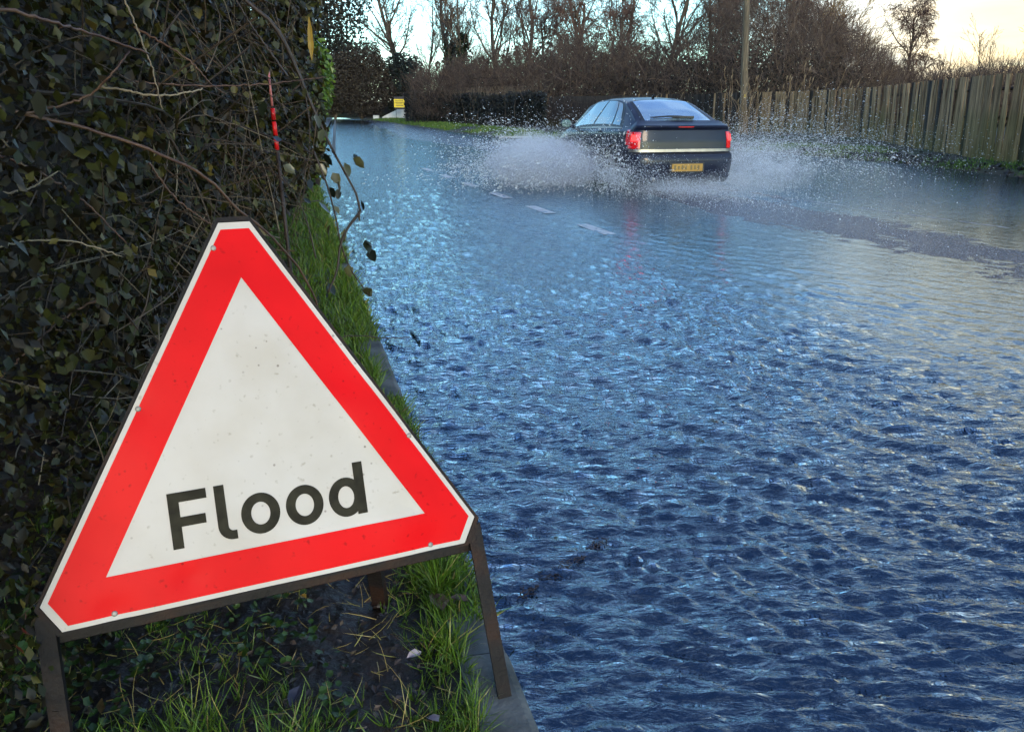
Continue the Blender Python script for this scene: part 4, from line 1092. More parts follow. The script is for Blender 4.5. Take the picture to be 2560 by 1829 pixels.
# ivy sleeves of the two slim trunks
m_ivy = mat('ivy_leaves', (0.8, 0.8, 0.8), (1, 1, 1), scale=2, rough=0.45, tint=[(0, (0.008, 0.014, 0.008)), (0.6, (0.018, 0.03, 0.014)), (1, (0.04, 0.06, 0.025))], trans=0.15)
LV = np.array([(0, -0.5, 0), (0.34, -0.12, 0.05), (0.25, 0.3, 0.03), (0, 0.62, -0.06), (-0.25, 0.3, 0.03), (-0.34, -0.12, 0.05), (0, 0.05, -0.05)], float)
LT = [(0, 1, 6), (1, 2, 6), (2, 3, 6), (3, 4, 6), (4, 5, 6), (5, 0, 6)]
L4 = np.array([(0, -0.5, 0), (0.3, 0.02, 0.07), (0, 0.5, -0.04), (-0.3, 0.02, 0.07)], float)
L4T = [(0, 1, 2), (0, 2, 3)]
def leaves(mb, pos, size, dirs=None, tint=None, big=False, jit=0.35):
    n = len(pos)
    d = rng.normal(size=(n, 3)) if dirs is None else dirs + rng.normal(0, jit, (n, 3))
    M = frames(d) * (np.broadcast_to(size, (n,)) * rng.uniform(0.7, 1.3, n))[:, None, None]
    scatter(mb, LV if big else L4, None, LT if big else L4T, pos, M, rng.uniform(0, 1, n) if tint is None else tint)
for o in [o for o in C.objects if o.name.startswith('bare_tree') and 'ivy' in o.get('label', '')]:
    iv = MB(); n = 900; th = rng.uniform(0, 6.28, n); z = rng.uniform(0.3, 6.2, n); r_ = (0.25 + 0.22 * np.abs(rng.normal(size=n))) * np.interp(z, [0, 6.2], [1.25, 0.7])
    leaves(iv, np.c_[r_ * np.cos(th), r_ * np.sin(th), z], 0.32); iv.build('ivy', m_ivy, o)

# scrub behind the fence: one tangled mass nobody could count
sc_ = MB()
TOPX = [(-8, 4.2), (-4, 4.6), (0, 5.0), (3, 5.6), (6, 5.6), (9, 5.6), (12, 6.2), (14.5, 7.4), (17, 8.0), (20, 7.4), (22, 6.2), (24.5, 3.9), (27, 2.6), (31, 3.2), (36, 3.3)]
def scrub(n, depth0, depth1, kx):
    x = rng.uniform(-8, 36, n); off = rng.uniform(depth0, depth1, n)
    fy = np.where(x < 12.4, np.interp(x, [-10, -4, 2, 6.3, 9.4, 11, 12.4], [69, 60.5, 54, 49.4, 45.6, 42, 40]), 40 + (x - 12.4) * 0.35)
    y = fy + off
    top = np.interp(x * 58 / np.maximum(y, 40), *np.array(TOPX).T) * (0.62 + 0.60 * fbm(x * 0.45, y * 0.3, 51, 3)) * np.interp(off, [0, 2.5, 8], [0.5, 0.8, 1.0]) * kx
    return x, y, top
def twigs(n, d0, d1, kx, ln, rad, t0, t1, lowf=0.05):
    x, y, top = scrub(n, d0, d1, kx)
    z = 0.2 + top * rng.uniform(lowf, 1.0, n) ** 0.85
    f = z / np.maximum(top, .3)
    d = np.c_[rng.normal(0, 0.55, n), rng.normal(0, 0.55, n), np.abs(rng.normal(0.55, 0.5, n))]; d /= np.linalg.norm(d, axis=1)[:, None]
    L = ln * rng.uniform(0.5, 1.4, n)
    P0 = np.c_[x, y, z]; P2 = P0 + d * L[:, None]
    s1 = frames(d); a_ = s1[:, :, 0] * rad; b2 = s1[:, :, 2] * rad
    ring_ = lambda P, k: np.stack([P + a_ * k, P + (-0.5 * a_ + 0.87 * b2) * k, P + (-0.5 * a_ - 0.87 * b2) * k], 1)   # three-sided twigs
    V = np.concatenate([ring_(P0, 1.0), ring_(P2, 0.35)], 1)
    q = np.array([(0, 1, 4, 3), (1, 2, 5, 4), (2, 0, 3, 5)])
    Q = (q[None] + (np.arange(n) * 6)[:, None, None]).reshape(-1, 4)
    sc_.add(V.reshape(-1, 3), Q, None, np.repeat(np.clip(rng.normal(np.interp(x, [-8, 5, 15, 30], [0.35, 0.5, 0.55, 0.5]), 0.25, n), t0, t1), 6))
twigs(40000, 0.6, 12, 1.0, 0.7, 0.010, 0, 1)
twigs(5000, 0.6, 11, 0.9, 2.0, 0.02, 0, 0.7)
twigs(16000, 4, 14, 1.12, 0.8, 0.009, 0.2, 1, 0.6)
tag(sc_.build('scrub', m_scrub), 'tangled brown winter scrub massed behind the board fence', 'scrub', kind='stuff')
# dark undergrowth inside the scrub
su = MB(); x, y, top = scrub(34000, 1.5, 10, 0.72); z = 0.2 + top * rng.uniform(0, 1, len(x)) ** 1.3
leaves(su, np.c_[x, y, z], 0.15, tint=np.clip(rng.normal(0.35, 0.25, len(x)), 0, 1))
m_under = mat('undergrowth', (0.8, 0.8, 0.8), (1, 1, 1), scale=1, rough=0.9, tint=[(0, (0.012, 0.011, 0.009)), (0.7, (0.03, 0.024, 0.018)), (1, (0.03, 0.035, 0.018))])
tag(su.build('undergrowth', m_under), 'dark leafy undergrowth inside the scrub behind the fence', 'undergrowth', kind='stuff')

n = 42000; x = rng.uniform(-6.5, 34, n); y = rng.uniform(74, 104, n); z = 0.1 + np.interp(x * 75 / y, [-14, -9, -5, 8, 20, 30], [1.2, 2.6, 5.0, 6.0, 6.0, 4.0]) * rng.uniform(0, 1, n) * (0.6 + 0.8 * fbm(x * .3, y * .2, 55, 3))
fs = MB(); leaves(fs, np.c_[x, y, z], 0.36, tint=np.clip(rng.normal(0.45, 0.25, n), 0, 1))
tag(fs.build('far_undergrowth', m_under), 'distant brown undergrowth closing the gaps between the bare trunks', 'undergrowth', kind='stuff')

# rounded leafy bushes far left: evergreen, brown bush, and the dark roadside hedge
def bush(name, label, x, y, rx, rz_, h, n, size, m, twn=0, flat=0.0, cat='bush'):
    o = tag(empty(name, (x, y, 0.15)), label, cat)
    mb = MB(); d = rng.normal(size=(n, 3)); d /= np.linalg.norm(d, axis=1)[:, None]
    lump = 0.74 + 0.5 * fbm(d[:, 0] * 2.2 + 5, d[:, 2] * 2.2 + x, 7, 3)
    r_ = rng.uniform(0, 1, n) ** 0.35 * lump
    p = d * r_[:, None] * np.array([rx, rz_, h / 2]) + np.array([0, 0, h * 0.5])
    p = p[p[:, 2] > 0.02]
    leaves(mb, p, size, tint=np.clip(rng.normal(0.45, 0.28, len(p)), 0, 1)); mb.build('crown', m, o)
    st = MB()
    for k in range(5):
        a_ = rng.uniform(0, 6.28); st.tube(curve([(0.1 * math.cos(a_), 0.1 * math.sin(a_), -0.1), (0.3 * rx * math.cos(a_), 0.3 * rz_ * math.sin(a_), h * 0.4), (0.55 * rx * math.cos(a_), 0.55 * rz_ * math.sin(a_), h * 0.8)], 6), np.linspace(0.07, 0.02, 6), 5)
    st.build('stems', m_bark, o); return o
m_conif = mat('dark_evergreen', (0.8, 0.8, 0.8), (1, 1, 1), scale=1, rough=0.7, tint=[(0, (0.006, 0.010, 0.010)), (0.7, (0.014, 0.024, 0.020)), (1, (0.03, 0.045, 0.03))])
m_brownb = mat('brown_bush', (0.8, 0.8, 0.8), (1, 1, 1), scale=1, rough=0.9, tint=[(0, (0.02, 0.015, 0.011)), (0.6, (0.05, 0.038, 0.028)), (1, (0.085, 0.07, 0.052))])
m_hedged = mat('dark_hedge', (0.8, 0.8, 0.8), (1, 1, 1), scale=1, rough=0.85, tint=[(0, (0.008, 0.008, 0.008)), (0.7, (0.018, 0.02, 0.018)), (1, (0.035, 0.035, 0.028))])
bush('evergreen_bush', 'dark rounded evergreen under the tallest bare tree, behind the yellow sign', -12.6, 101, 2.9, 2.3, 7.4, 9000, 0.30, m_conif)
bush('brown_bush', 'grey-brown leafless bush at the road bend left of the evergreen', -17.4, 99, 3.9, 2.6, 8.4, 20000, 0.26, m_brownb)
bush('brown_bush', 'low brown bush half hidden behind the left hedge at the road bend', -20.8, 101, 3.4, 2.6, 8.0, 15000, 0.26, m_brownb)
hb = tag(empty('roadside_hedge', (-2.6, 57, 0.1)), 'long dark clipped hedge beyond the grass bank left of the car', 'hedge')
mb = MB(); n = 15000; tt = rng.uniform(0, 1, n); hx = -9.3 + 11.2 * tt; hy = 75 - 27 * tt + rng.normal(0, 0.55, n)
top = 1.9 + 0.9 * fbm(hx * 0.5, hy * 0.2, 71, 3) - 0.4 * tt; hz = top * rng.uniform(0, 1, n) ** 0.7
leaves(mb, np.c_[hx + 2.6, hy - 57, hz], 0.22, tint=np.clip(rng.normal(0.4, 0.3, n), 0, 1)); mb.build('foliage', m_hedged, hb)
mb = MB(); n = 2500; tt = rng.uniform(0, 1, n)
for k in range(260):
    t_ = rng.uniform(0, 1); p = np.array([-9.3 + 11.2 * t_ + 2.6, 75 - 27 * t_ - 57 + rng.normal(0, .4), 0]); mb.tube([p, p + (rng.normal(0, .1), rng.normal(0, .1), 1.2), p + (rng.normal(0, .3), rng.normal(0, .3), 2.5)], [0.02, 0.015, 0.006], 3)
mb.build('stems', m_bark, hb)

# ------------------------------------------------------------------ yellow notice and the white ramp at the bend
m_yel = mat('notice_yellow', (0.75, 0.52, 0.01), (0.85, 0.62, 0.02), scale=3, rough=0.5)
m_dk = mat('notice_dark', (0.02, 0.018, 0.025), (0.03, 0.028, 0.035), scale=9, rough=0.6)
m_gal = mat('galvanised', (0.12, 0.12, 0.12), (0.2, 0.2, 0.2), scale=9, rough=0.5, metal=0.5)
m_wht = mat('white_render', (0.50, 0.48, 0.44), (0.64, 0.62, 0.58), scale=2, rough=0.7)
m_grn = mat('dull_green_panel', (0.03, 0.05, 0.045), (0.045, 0.07, 0.06), scale=2, rough=0.7)
ns = tag(empty('yellow_notice', (-12.2, 93.5, 0.16), R(8)), 'yellow notice board on two thin legs beside the road at the bend', 'sign')
nb_ = MB(); nb_.box((0, 0, 1.62), (1.22, 0.04, 0.86)); bevel(nb_.build('yellow_panel', m_yel, ns), 0.01)
nb_ = MB(); nb_.box((-0.05, -0.002, 2.18), (1.1, 0.035, 0.25)); nb_.build('dark_header', m_dk, ns)
nb_ = MB(); nb_.box((0.02, 0, 1.08), (1.1, 0.035, 0.2)); nb_.build('dark_footer', m_dk, ns)
for z in (1.86, 1.70, 1.54, 1.38):
    nb_ = MB(); nb_.box((random.uniform(-.08, .05), -0.023, z), (random.uniform(0.6, 0.9), 0.006, 0.05)); nb_.build('text_line', m_dk, ns)
for x in (-0.42, 0.44):
    nb_ = MB(); nb_.tube([(x, 0.05, -0.1), (x, 0.05, 2.2)], 0.035, 8); nb_.build('leg', m_gal, ns)
rp_ = tag(empty('white_ramp', (-12.6, 96, 0.1), R(4)), 'white sloping ramp wall with a green-grey end behind the yellow notice', 'ramp')
r_ = MB(); r_.add([(-1.9, 0, 0), (1.0, 0, 0), (1.75, 0.0, 1.55), (0.9, 0, 1.55), (-1.9, 0, 0.25), (-1.9, 1.2, 0), (1.0, 1.2, 0), (1.75, 1.2, 1.55), (0.9, 1.2, 1.55), (-1.9, 1.2, 0.25)],
       q=[(0, 5, 9, 4), (4, 9, 8, 3), (3, 8, 7, 2), (2, 7, 6, 1)], t=[(0, 4, 1), (4, 3, 1), (3, 2, 1)]); r_.build('wall', m_wht, rp_)
r_ = MB(); r_.add([(1.01, -0.02, 0), (1.76, -0.02, 1.54), (1.95, 0.9, 1.5), (1.95, 0.9, 0)], q=[(0, 1, 2, 3)[::-1]]); r_.add([(1.01, 0.0, 0), (1.76, 0.0, 1.54), (1.95, 0.92, 1.5), (1.95, 0.92, 0)], q=[(0, 1, 2, 3)]); r_.build('end_panel', m_grn, rp_)
bx_ = tag(empty('white_box', (-15.2, 96, 0.1)), 'small low white box on the verge left of the white ramp', 'box')
r_ = MB(); r_.box((0, 0, 0.2), (0.62, 0.6, 0.4)); bevel(r_.build('body', m_wht, bx_), 0.02); r_ = MB(); r_.box((0, 0, 0.44), (0.7, 0.66, 0.06)); r_.build('lid', m_dk, bx_)
# pale pipe lying at the foot of the grass bank
pp = MB(); pp.tube(curve([(-0.45, 36.6, 0.10), (0.3, 36.3, 0.12), (1.1, 36.0, 0.11)], 8), 0.035, 8); pp.tube([(-0.5, 36.75, 0.2), (-0.42, 36.6, 0.10), (-0.55, 36.5, 0.04)], 0.03, 8)
tag(pp.build('broken_pipe', m_wht, smooth=True), 'pale broken pipe lying at the water edge left of the car', 'pipe')

# ------------------------------------------------------------------ the tangled hedge on the left
GREEN = [(0.0, (0.010, 0.010, 0.004)), (0.30, (0.030, 0.022, 0.010)), (0.45, (0.022, 0.028, 0.006)), (0.75, (0.065, 0.064, 0.014)), (0.92, (0.15, 0.125, 0.035)), (1.0, (0.19, 0.12, 0.018))]
m_leaf = mat('hedge_leaves', (0.75, 0.75, 0.75), (1, 1, 1), scale=14, rough=0.40, spec=0.3, tint=GREEN, trans=0.16)
m_litter = mat('leaf_litter', (0.7, 0.7, 0.7), (1, 1, 1), scale=10, rough=0.5, tint=[(0, (0.018, 0.013, 0.011)), (0.5, (0.06, 0.040, 0.028)), (1, (0.20, 0.14, 0.10))])
m_stem = mat('bramble_stem', (0.05, 0.022, 0.014), (0.12, 0.065, 0.038), scale=14, rough=0.55)
m_stem_d = mat('dark_stem', (0.018, 0.011, 0.009), (0.04, 0.026, 0.02), scale=14, rough=0.6)
m_straw = mat('dead_stalks', (0.75, 0.75, 0.75), (1, 1, 1), scale=9, rough=0.7, tint=[(0, (0.03, 0.018, 0.010)), (0.5, (0.09, 0.06, 0.035)), (1.0, (0.26, 0.21, 0.14))])
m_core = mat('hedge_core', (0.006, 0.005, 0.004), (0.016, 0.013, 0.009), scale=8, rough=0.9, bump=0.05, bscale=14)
def face(y, z):
    """distance of the hedge face from the kerb: set back at the foot, overhanging above"""
    near = S((y - 1.6) / 4.2)
    lowr = 0.93 + 0.06 * np.sin(y * 1.7)
    high = 0.90 * (1 - near) + 0.28 * near
    o = lowr * (1 - S((z - 0.22) / 0.75)) + high * S((z - 0.22) / 0.75)
    return o + 0.30 * (fbm(y * 1.3, z * 1.5, 13, 3) - 0.5) + 0.25 * S((z - 2.3) / 1.2)
hedge = tag(empty('hedge', (-1.5, 3, 0.1)), 'dark overgrown hedge of ivy, privet and bramble along the left verge', 'hedge')
HO = np.array([-1.5, 3, 0.1])
def hpos(n, y0=0.5, y1=15.0, dmean=0.16, zmax=3.3, zpow=1.0):
    y = np.exp(rng.uniform(math.log(y0), math.log(y1), n)); z = 0.08 + (zmax - 0.08) * rng.uniform(0, 1, n) ** zpow
    d = rng.exponential(dmean, n)
    return np.c_[xk(y) - face(y, z) - d, y, z], d
# added dark backing for the shaded depth of the hedge, hides sky behind
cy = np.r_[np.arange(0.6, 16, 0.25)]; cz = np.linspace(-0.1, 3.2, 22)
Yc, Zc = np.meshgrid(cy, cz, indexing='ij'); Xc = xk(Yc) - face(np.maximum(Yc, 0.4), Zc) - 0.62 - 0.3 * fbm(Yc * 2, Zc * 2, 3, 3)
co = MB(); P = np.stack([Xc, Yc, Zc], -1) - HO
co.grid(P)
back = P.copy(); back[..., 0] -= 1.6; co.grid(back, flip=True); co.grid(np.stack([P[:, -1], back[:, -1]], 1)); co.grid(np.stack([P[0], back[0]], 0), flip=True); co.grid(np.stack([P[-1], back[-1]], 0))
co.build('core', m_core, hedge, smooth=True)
hl_ = MB()
p, d = hpos(36000, 0.5, 15, 0.17)
dirs = np.c_[np.full(len(p), 0.5), np.full(len(p), -0.45), np.full(len(p), -0.55)]
leaves(hl_, p - HO, np.interp(p[:, 1], [0.5, 3, 15], [0.018, 0.036, 0.075]), dirs, np.clip(rng.beta(1.5, 2.6, len(p)) + 0.0, 0, 0.97), jit=0.7)
p, d = hpos(16000, 0.5, 15, 0.45)
leaves(hl_, p - HO, np.interp(p[:, 1], [0.5, 3, 15], [0.025, 0.045, 0.09]), None, np.clip(rng.beta(1.5, 4, len(p)), 0, 0.9))
p, d = hpos(9000, 1.9, 10, 0.05, 2.6)
leaves(hl_, p - HO + np.array([0.05, 0, 0]), np.interp(p[:, 1], [1.9, 10], [0.036, 0.075]), np.tile([[0.4, -0.5, -0.7]], (len(p), 1)), np.clip(rng.beta(2.2, 2.6, len(p)), 0.2, 0.98), jit=0.6)
tag(hl_.build('foliage', m_leaf, hedge, True), kind='stuff')
# larger ivy and bramble leaves at the face, one by one
lvm = []
for k in range(4):
    mb = MB(); V = LV.copy(); V[:, 0] *= (0.85 + 0.1 * k); V[:, 2] *= (0.6 + 0.5 * k); mb.add(V, None, LT, tint=[0.35, 0.55, 0.72, 0.86][k]); lvm.append(mb.mesh('leaf', m_leaf, True))
pl, d = hpos(230, 1.55, 6.5, 0.03, 2.3)
for i, q in enumerate(pl):
    o = link('leaf', lvm[rng.choice(4, p=[0.40, 0.34, 0.18, 0.08])], hedge); o.location = q - HO + np.array([rng.uniform(0, .06), rng.uniform(-.06, 0), 0])
    dv_ = Vector((rng.normal(0.4, .5), rng.normal(-0.5, .5), rng.normal(-0.8, .4))); o.rotation_mode = 'QUATERNION'
    o.rotation_quaternion = dv_.to_track_quat('Y', 'Z'); s_ = rng.uniform(0.028, 0.046) * (1 + 0.05 * q[1]); o.scale = (s_, s_, s_)
# thin stalks and twigs in the hedge
st = MB()
def stalks(n, y0, y1, zr, ln, rad, tints, face_d=0.05, flat=0.5):
    y = np.exp(rng.uniform(math.log(y0), math.log(y1), n)); z = rng.uniform(zr[0], zr[1], n)
    x = xk(y) - face(y, z) - rng.exponential(face_d, n) + rng.uniform(0, 0.1, n)
    for i in range(n):
        L = ln * rng.uniform(0.4, 1.5); dv_ = np.array([rng.normal(0.1, 0.45), rng.normal(0, 0.75), rng.normal(0, flat)]); dv_ /= np.linalg.norm(dv_)
        bn = rng.normal(0, 0.20, 3) + np.array([0, 0, 0.08]); p0 = np.array([x[i], y[i], z[i]]) - HO - dv_ * L * 0.5
        pts = np.array([p0, p0 + dv_ * L * 0.35 + bn * L * 0.4, p0 + dv_ * L * 0.7 + bn * L * 0.45, p0 + dv_ * L + bn * L * 0.1])
        if y[i] < 2.3 and (pts[:, 0] + HO[0]).max() > -0.62 - 0.22 * min(y[i], 1.5): continue   # clear of the sign
        if (pts[:, 0] + HO[0] - xk(pts[:, 1] + HO[1])).max() > -0.22: continue
        st.tube(curve(pts, 7), np.linspace(rad, rad * 0.45, 7) * rng.uniform(0.6, 1.3), 4, cap=False, tint=np.clip(rng.normal(tints, 0.22), 0, 1))
stalks(420, 0.7, 4, (0.15, 1.1), 0.42, 0.0017, 0.55)
stalks(330, 0.8, 7, (0.4, 2.2), 0.55, 0.0026, 0.28)
stalks(160, 0.7, 2.6, (0.12, 0.6), 0.38, 0.0018, 0.9, 0.03, 0.35)
stalks(130, 2.2, 8, (0.2, 1.6), 0.6, 0.0028, 0.3, 0.08)
stalks(520, 0.8, 5, (0.25, 2.1), 0.5, 0.0022, 0.42, 0.06)
stalks(120, 2, 12, (1.0, 2.8), 0.9, 0.005, 0.12, 0.15)
tag(st.build('stalks', m_straw, hedge), kind='stuff')

# arching bramble canes, each one a plant of its own
canes = [
 ([(-1.16, 1.72, 1.32), (-1.094, 1.75, 1.316), (-1.015, 1.8, 1.287), (-0.952, 1.85, 1.266), (-0.882, 1.9, 1.235), (-0.815, 1.95, 1.2), (-0.734, 2.05, 1.127), (-0.704, 2.1, 1.065), (-0.639, 2.2, 0.966), (-0.574, 2.3, 0.809), (-0.55, 2.36, 0.62)], 0.0046, 'long red-brown bramble cane arching down behind the top of the flood sign', 0.3),
 ([(-1.03, 1.79, 1.285), (-0.888, 1.85, 1.337), (-0.847, 1.85, 1.373), (-0.828, 1.9, 1.416)], 0.0034, 'side shoot rising from the long bramble cane', 0.55),
 ([(-0.95, 1.45, 1.47), (-0.884, 1.6, 1.462), (-0.861, 1.65, 1.454), (-0.85, 1.75, 1.446), (-0.788, 1.9, 1.412)], 0.0042, 'reddish bramble cane crossing the top left corner of the hedge', 0.35),
 ([(-0.89, 2.0, 1.60), (-0.846, 2.0, 1.462), (-0.828, 2.0, 1.397), (-0.814, 2.0, 1.299)], 0.0026, 'thin pale stem hanging down in the upper hedge', 0.8),
 ([(-0.999, 2.1, 1.349), (-0.943, 2.1, 1.342), (-0.879, 2.1, 1.33), (-0.821, 2.15, 1.334), (-0.787, 2.2, 1.347)], 0.0034, 'pale silvery twig lying level across the hedge', 1.0),
 ([(-1.05, 2.35, 1.37), (-0.992, 2.4, 1.365), (-0.899, 2.5, 1.361), (-0.785, 2.6, 1.366), (-0.595, 2.8, 1.395)], 0.003, 'thin cane reaching right across the hedge towards the bright green shrub', 0.45),
 ([(-0.981, 2.3, 1.501), (-0.842, 2.3, 1.412), (-0.809, 2.35, 1.355), (-0.791, 2.4, 1.335)], 0.003, 'short brown cane slanting down in the upper hedge', 0.4),
 ([(-1.12, 1.62, 1.25), (-1.03, 1.7, 1.209), (-0.984, 1.8, 1.152), (-0.949, 1.85, 1.099), (-0.895, 1.9, 1.001)], 0.0032, 'brown cane slanting down below the long bramble cane', 0.4),
 ([(-1.06, 1.55, 1.14), (-0.982, 1.6, 1.143), (-0.958, 1.65, 1.147), (-0.917, 1.7, 1.178)], 0.0028, 'tan stalk rising at the left edge of the hedge', 0.9),
 ([(-0.905, 2.1, 1.171), (-0.869, 2.15, 1.078), (-0.801, 2.2, 1.002)], 0.0028, 'brown twig forking down from the long bramble cane', 0.4),
 ([(-1.10, 1.55, 1.05), (-1.001, 1.6, 1.044), (-1.006, 1.7, 1.037), (-0.939, 1.75, 1.029), (-0.862, 1.8, 0.987)], 0.0026, 'pale dead stalk bowed level with the top of the sign', 1.0),
 ([(-1.0, 1.95, 0.86), (-1.059, 1.9, 0.829), (-1.086, 1.8, 0.79), (-1.118, 1.7, 0.737)], 0.003, 'brown stalk bent down to the left edge beside the sign', 0.6),
 ([(-0.747, 2.9, 1.4), (-0.852, 2.9, 1.554), (-0.927, 2.9, 1.689)], 0.004, 'dark upright stem in the leafy top of the hedge', 0.1),
 ([(-0.70, 2.85, 0.50), (-0.589, 2.9, 0.504), (-0.443, 2.92, 0.49), (-0.378, 2.93, 0.491)], 0.0024, 'thin twig sticking out over the water behind the sign', 0.2),
]
for pts, r_, lb, ti in canes:
    mb = MB(); c_ = curve(pts, 40); c_ = c_ + rng.normal(0, 0.0012, c_.shape)
    mb.tube(c_, np.linspace(r_, r_ * 0.55, 40), 6, tint=ti)
    for k in range(int(len(c_) * 0.5)):   # thorns
        i = rng.integers(2, 37); dv_ = rng.normal(size=3); dv_ /= np.linalg.norm(dv_); mb.tube([c_[i], c_[i] + dv_ * r_ * 2.2], [r_ * 0.45, r_ * 0.05], 3, tint=ti)
    tag(mb.build('bramble_cane', m_straw if ti > 0.7 else m_stem if ti > 0.25 else m_stem_d, smooth=True), lb, 'bramble', 'bramble canes in the hedge')

# leafy branch hanging out over the road edge
br = tag(empty('hanging_branch', (-0.75, 2.92, 1.3)), 'dark leafy branch hanging out of the hedge over the water', 'branch')
BO = np.array([-0.75, 2.92, 1.3])
def twig(pts, r0, r1, nm='twig'):
    mb = MB(); mb.tube(curve(np.array(pts) - BO, 22), np.linspace(r0, r1, 22), 6); return mb.build(nm, m_stem_d, br, smooth=True)
twig([(-0.99, 2.95, 1.95), (-0.895, 2.9, 1.715), (-0.866, 2.9, 1.635), (-0.79, 2.9, 1.57), (-0.736, 2.95, 1.444), (-0.689, 2.95, 1.315), (-0.647, 2.95, 1.211), (-0.616, 2.95, 1.142)], 0.009, 0.0045, 'stem')
twig([(-0.616, 2.95, 1.142), (-0.575, 2.95, 1.06), (-0.552, 2.95, 1.011), (-0.54, 2.95, 0.948)], 0.0045, 0.004)
twig([(-0.54, 2.95, 0.948), (-0.588, 2.93, 0.887), (-0.612, 2.92, 0.832), (-0.626, 2.9, 0.746), (-0.659, 2.88, 0.669)], 0.0055, 0.0035)
twig([(-0.68, 2.9, 1.16), (-0.646, 2.9, 1.062), (-0.623, 2.92, 0.936), (-0.61, 2.92, 0.84), (-0.588, 2.93, 0.757), (-0.542, 2.95, 0.67), (-0.52, 2.95, 0.64)], 0.0038, 0.002)
lpos = [(-0.538, 2.95, 1.119), (-0.579, 2.95, 1.096), (-0.612, 2.93, 1.013), (-0.548, 2.95, 0.94), (-0.663, 2.93, 0.966), (-0.618, 2.92, 0.959), (-0.65, 2.92, 0.888), (-0.597, 2.93, 0.871), (-0.522, 2.95, 0.827), (-0.508, 2.95, 0.795), (-0.517, 2.95, 0.835), (-0.594, 2.93, 0.782), (-0.589, 2.93, 0.741), (-0.693, 2.95, 1.27), (-0.74, 2.95, 1.165), (-0.651, 2.9, 0.681), (-0.547, 2.96, 1.134), (-0.654, 2.93, 1.211), (-0.616, 2.93, 1.067), (-0.531, 2.95, 0.972), (-0.66, 2.9, 1.10), (-0.70, 2.9, 1.05), (-0.72, 2.92, 0.99), (-0.69, 2.9, 1.18), (-0.73, 2.93, 1.38), (-0.78, 2.9, 1.50), (-0.70, 2.92, 1.35), (-0.64, 2.93, 1.13), (-0.53, 2.95, 0.66), (-0.515, 2.95, 0.655), (-0.63, 2.92, 1.02), (-0.605, 2.92, 1.04), (-0.82, 2.9, 1.42), (-0.84, 2.9, 1.30), (-0.80, 2.9, 1.20), (-0.77, 2.9, 1.10), (-0.66, 2.9, 1.26)]
olv = []
m_oleaf = mat('hanging_leaves', (0.75, 0.75, 0.75), (1, 1, 1), scale=40, rough=0.3, tint=[(0, (0.006, 0.010, 0.008)), (0.5, (0.022, 0.030, 0.014)), (1, (0.11, 0.105, 0.045))], trans=0.2)
for k in range(4):
    mb = MB(); V = LV.copy(); V[:, 0] *= 1.15; V[:, 2] *= (0.5 + 0.5 * k); mb.add(V, None, LT, tint=[0.1, 0.4, 0.75, 0.95][k]); olv.append(mb.mesh('leaf', m_oleaf, True))
for i, q in enumerate(lpos):
    o = link('leaf', olv[rng.choice(4, p=[0.22, 0.28, 0.3, 0.2])], br); o.location = np.array(q) - BO
    dv_ = Vector((rng.normal(0.2, .5), rng.normal(-0.2, .35), rng.normal(-1.0, .35))); o.rotation_mode = 'QUATERNION'; o.rotation_quaternion = dv_.to_track_quat('Y', 'Z') @ Matrix.Rotation(rng.normal(0, 0.7), 4, 'Y').to_quaternion()
    s_ = rng.uniform(0.030, 0.052); o.scale = (s_, s_, s_)
# two yellowed leaves caught in the hedge
mb = MB(); V = LV.copy() * np.array([0.026, 0.115, 0.03]); V[:, 1] *= 1.0; mb.add(V, None, LT, tint=1.0)
m_yleaf = mat('yellow_leaf', (0.26, 0.15, 0.015), (0.34, 0.21, 0.02), scale=60, rough=0.5, trans=0.25)
o = mb.build('yellow_leaf', m_yleaf); o.location = (-0.60, 2.62, 1.49); o.rotation_euler = (R(88), 0, R(12)); tag(o, 'long upright yellow leaf near the top right of the hedge', 'leaf')

# red and white marker post in the hedge
rpst = tag(empty('marker_post', (-1.115, 4.0, 0.14)), 'slim red marker post standing in the hedge on a dark stake', 'post')
m_redp = mat('post_red', (0.55, 0.008, 0.010), (0.65, 0.015, 0.014), scale=9, rough=0.35, spec=0.4); m_pnk = mat('post_faded', (0.42, 0.10, 0.10), (0.5, 0.2, 0.18), scale=9, rough=0.4)
for k, (nm_, z0, z1, r_, mm_) in enumerate((('stake', -0.05, 0.97, 0.009, m_stem_d), ('band', 0.97, 1.03, 0.0105, m_redp), ('band', 1.035, 1.10, 0.0105, m_redp), ('band', 1.105, 1.16, 0.010, m_redp), ('tip', 1.16, 1.32, 0.006, m_pnk))):
    mb = MB(); mb.tube([(0.035 - 0.03 * z0, 0, z0 + 0.001), (0.035 - 0.03 * z1, 0, z1 - 0.001)], r_, 10); mb.build(nm_, mm_, rpst, smooth=True)

# bright green shrub and the clipped yew further along
def ball_leaves(mb, n, c, r, size, tm, org, shell=0.5):
    d = rng.normal(size=(n, 3)); d /= np.linalg.norm(d, axis=1)[:, None]
    lump = 0.70 + 0.55 * fbm(d[:, 0] * 2.6 + c[0] * 3, d[:, 2] * 2.6 + d[:, 1] * 1.7 + c[1], 23, 3)
    p = np.asarray(c) + d * (rng.uniform(shell, 1, n) ** 0.6 * lump)[:, None] * np.asarray(r)
    p = p[p[:, 2] > 0.1]
    leaves(mb, p - np.asarray(org), size, d[:len(p)] * 0.6 + np.array([0, 0, -0.5]), np.clip(rng.normal(tm, 0.25, len(p)), 0, 1), jit=0.6)
m_shrub = mat('bright_shrub', (0.8, 0.8, 0.8), (1, 1, 1), scale=6, rough=0.35, tint=[(0, (0.018, 0.045, 0.007)), (0.5, (0.075, 0.15, 0.016)), (1, (0.17, 0.27, 0.035))], trans=0.25)
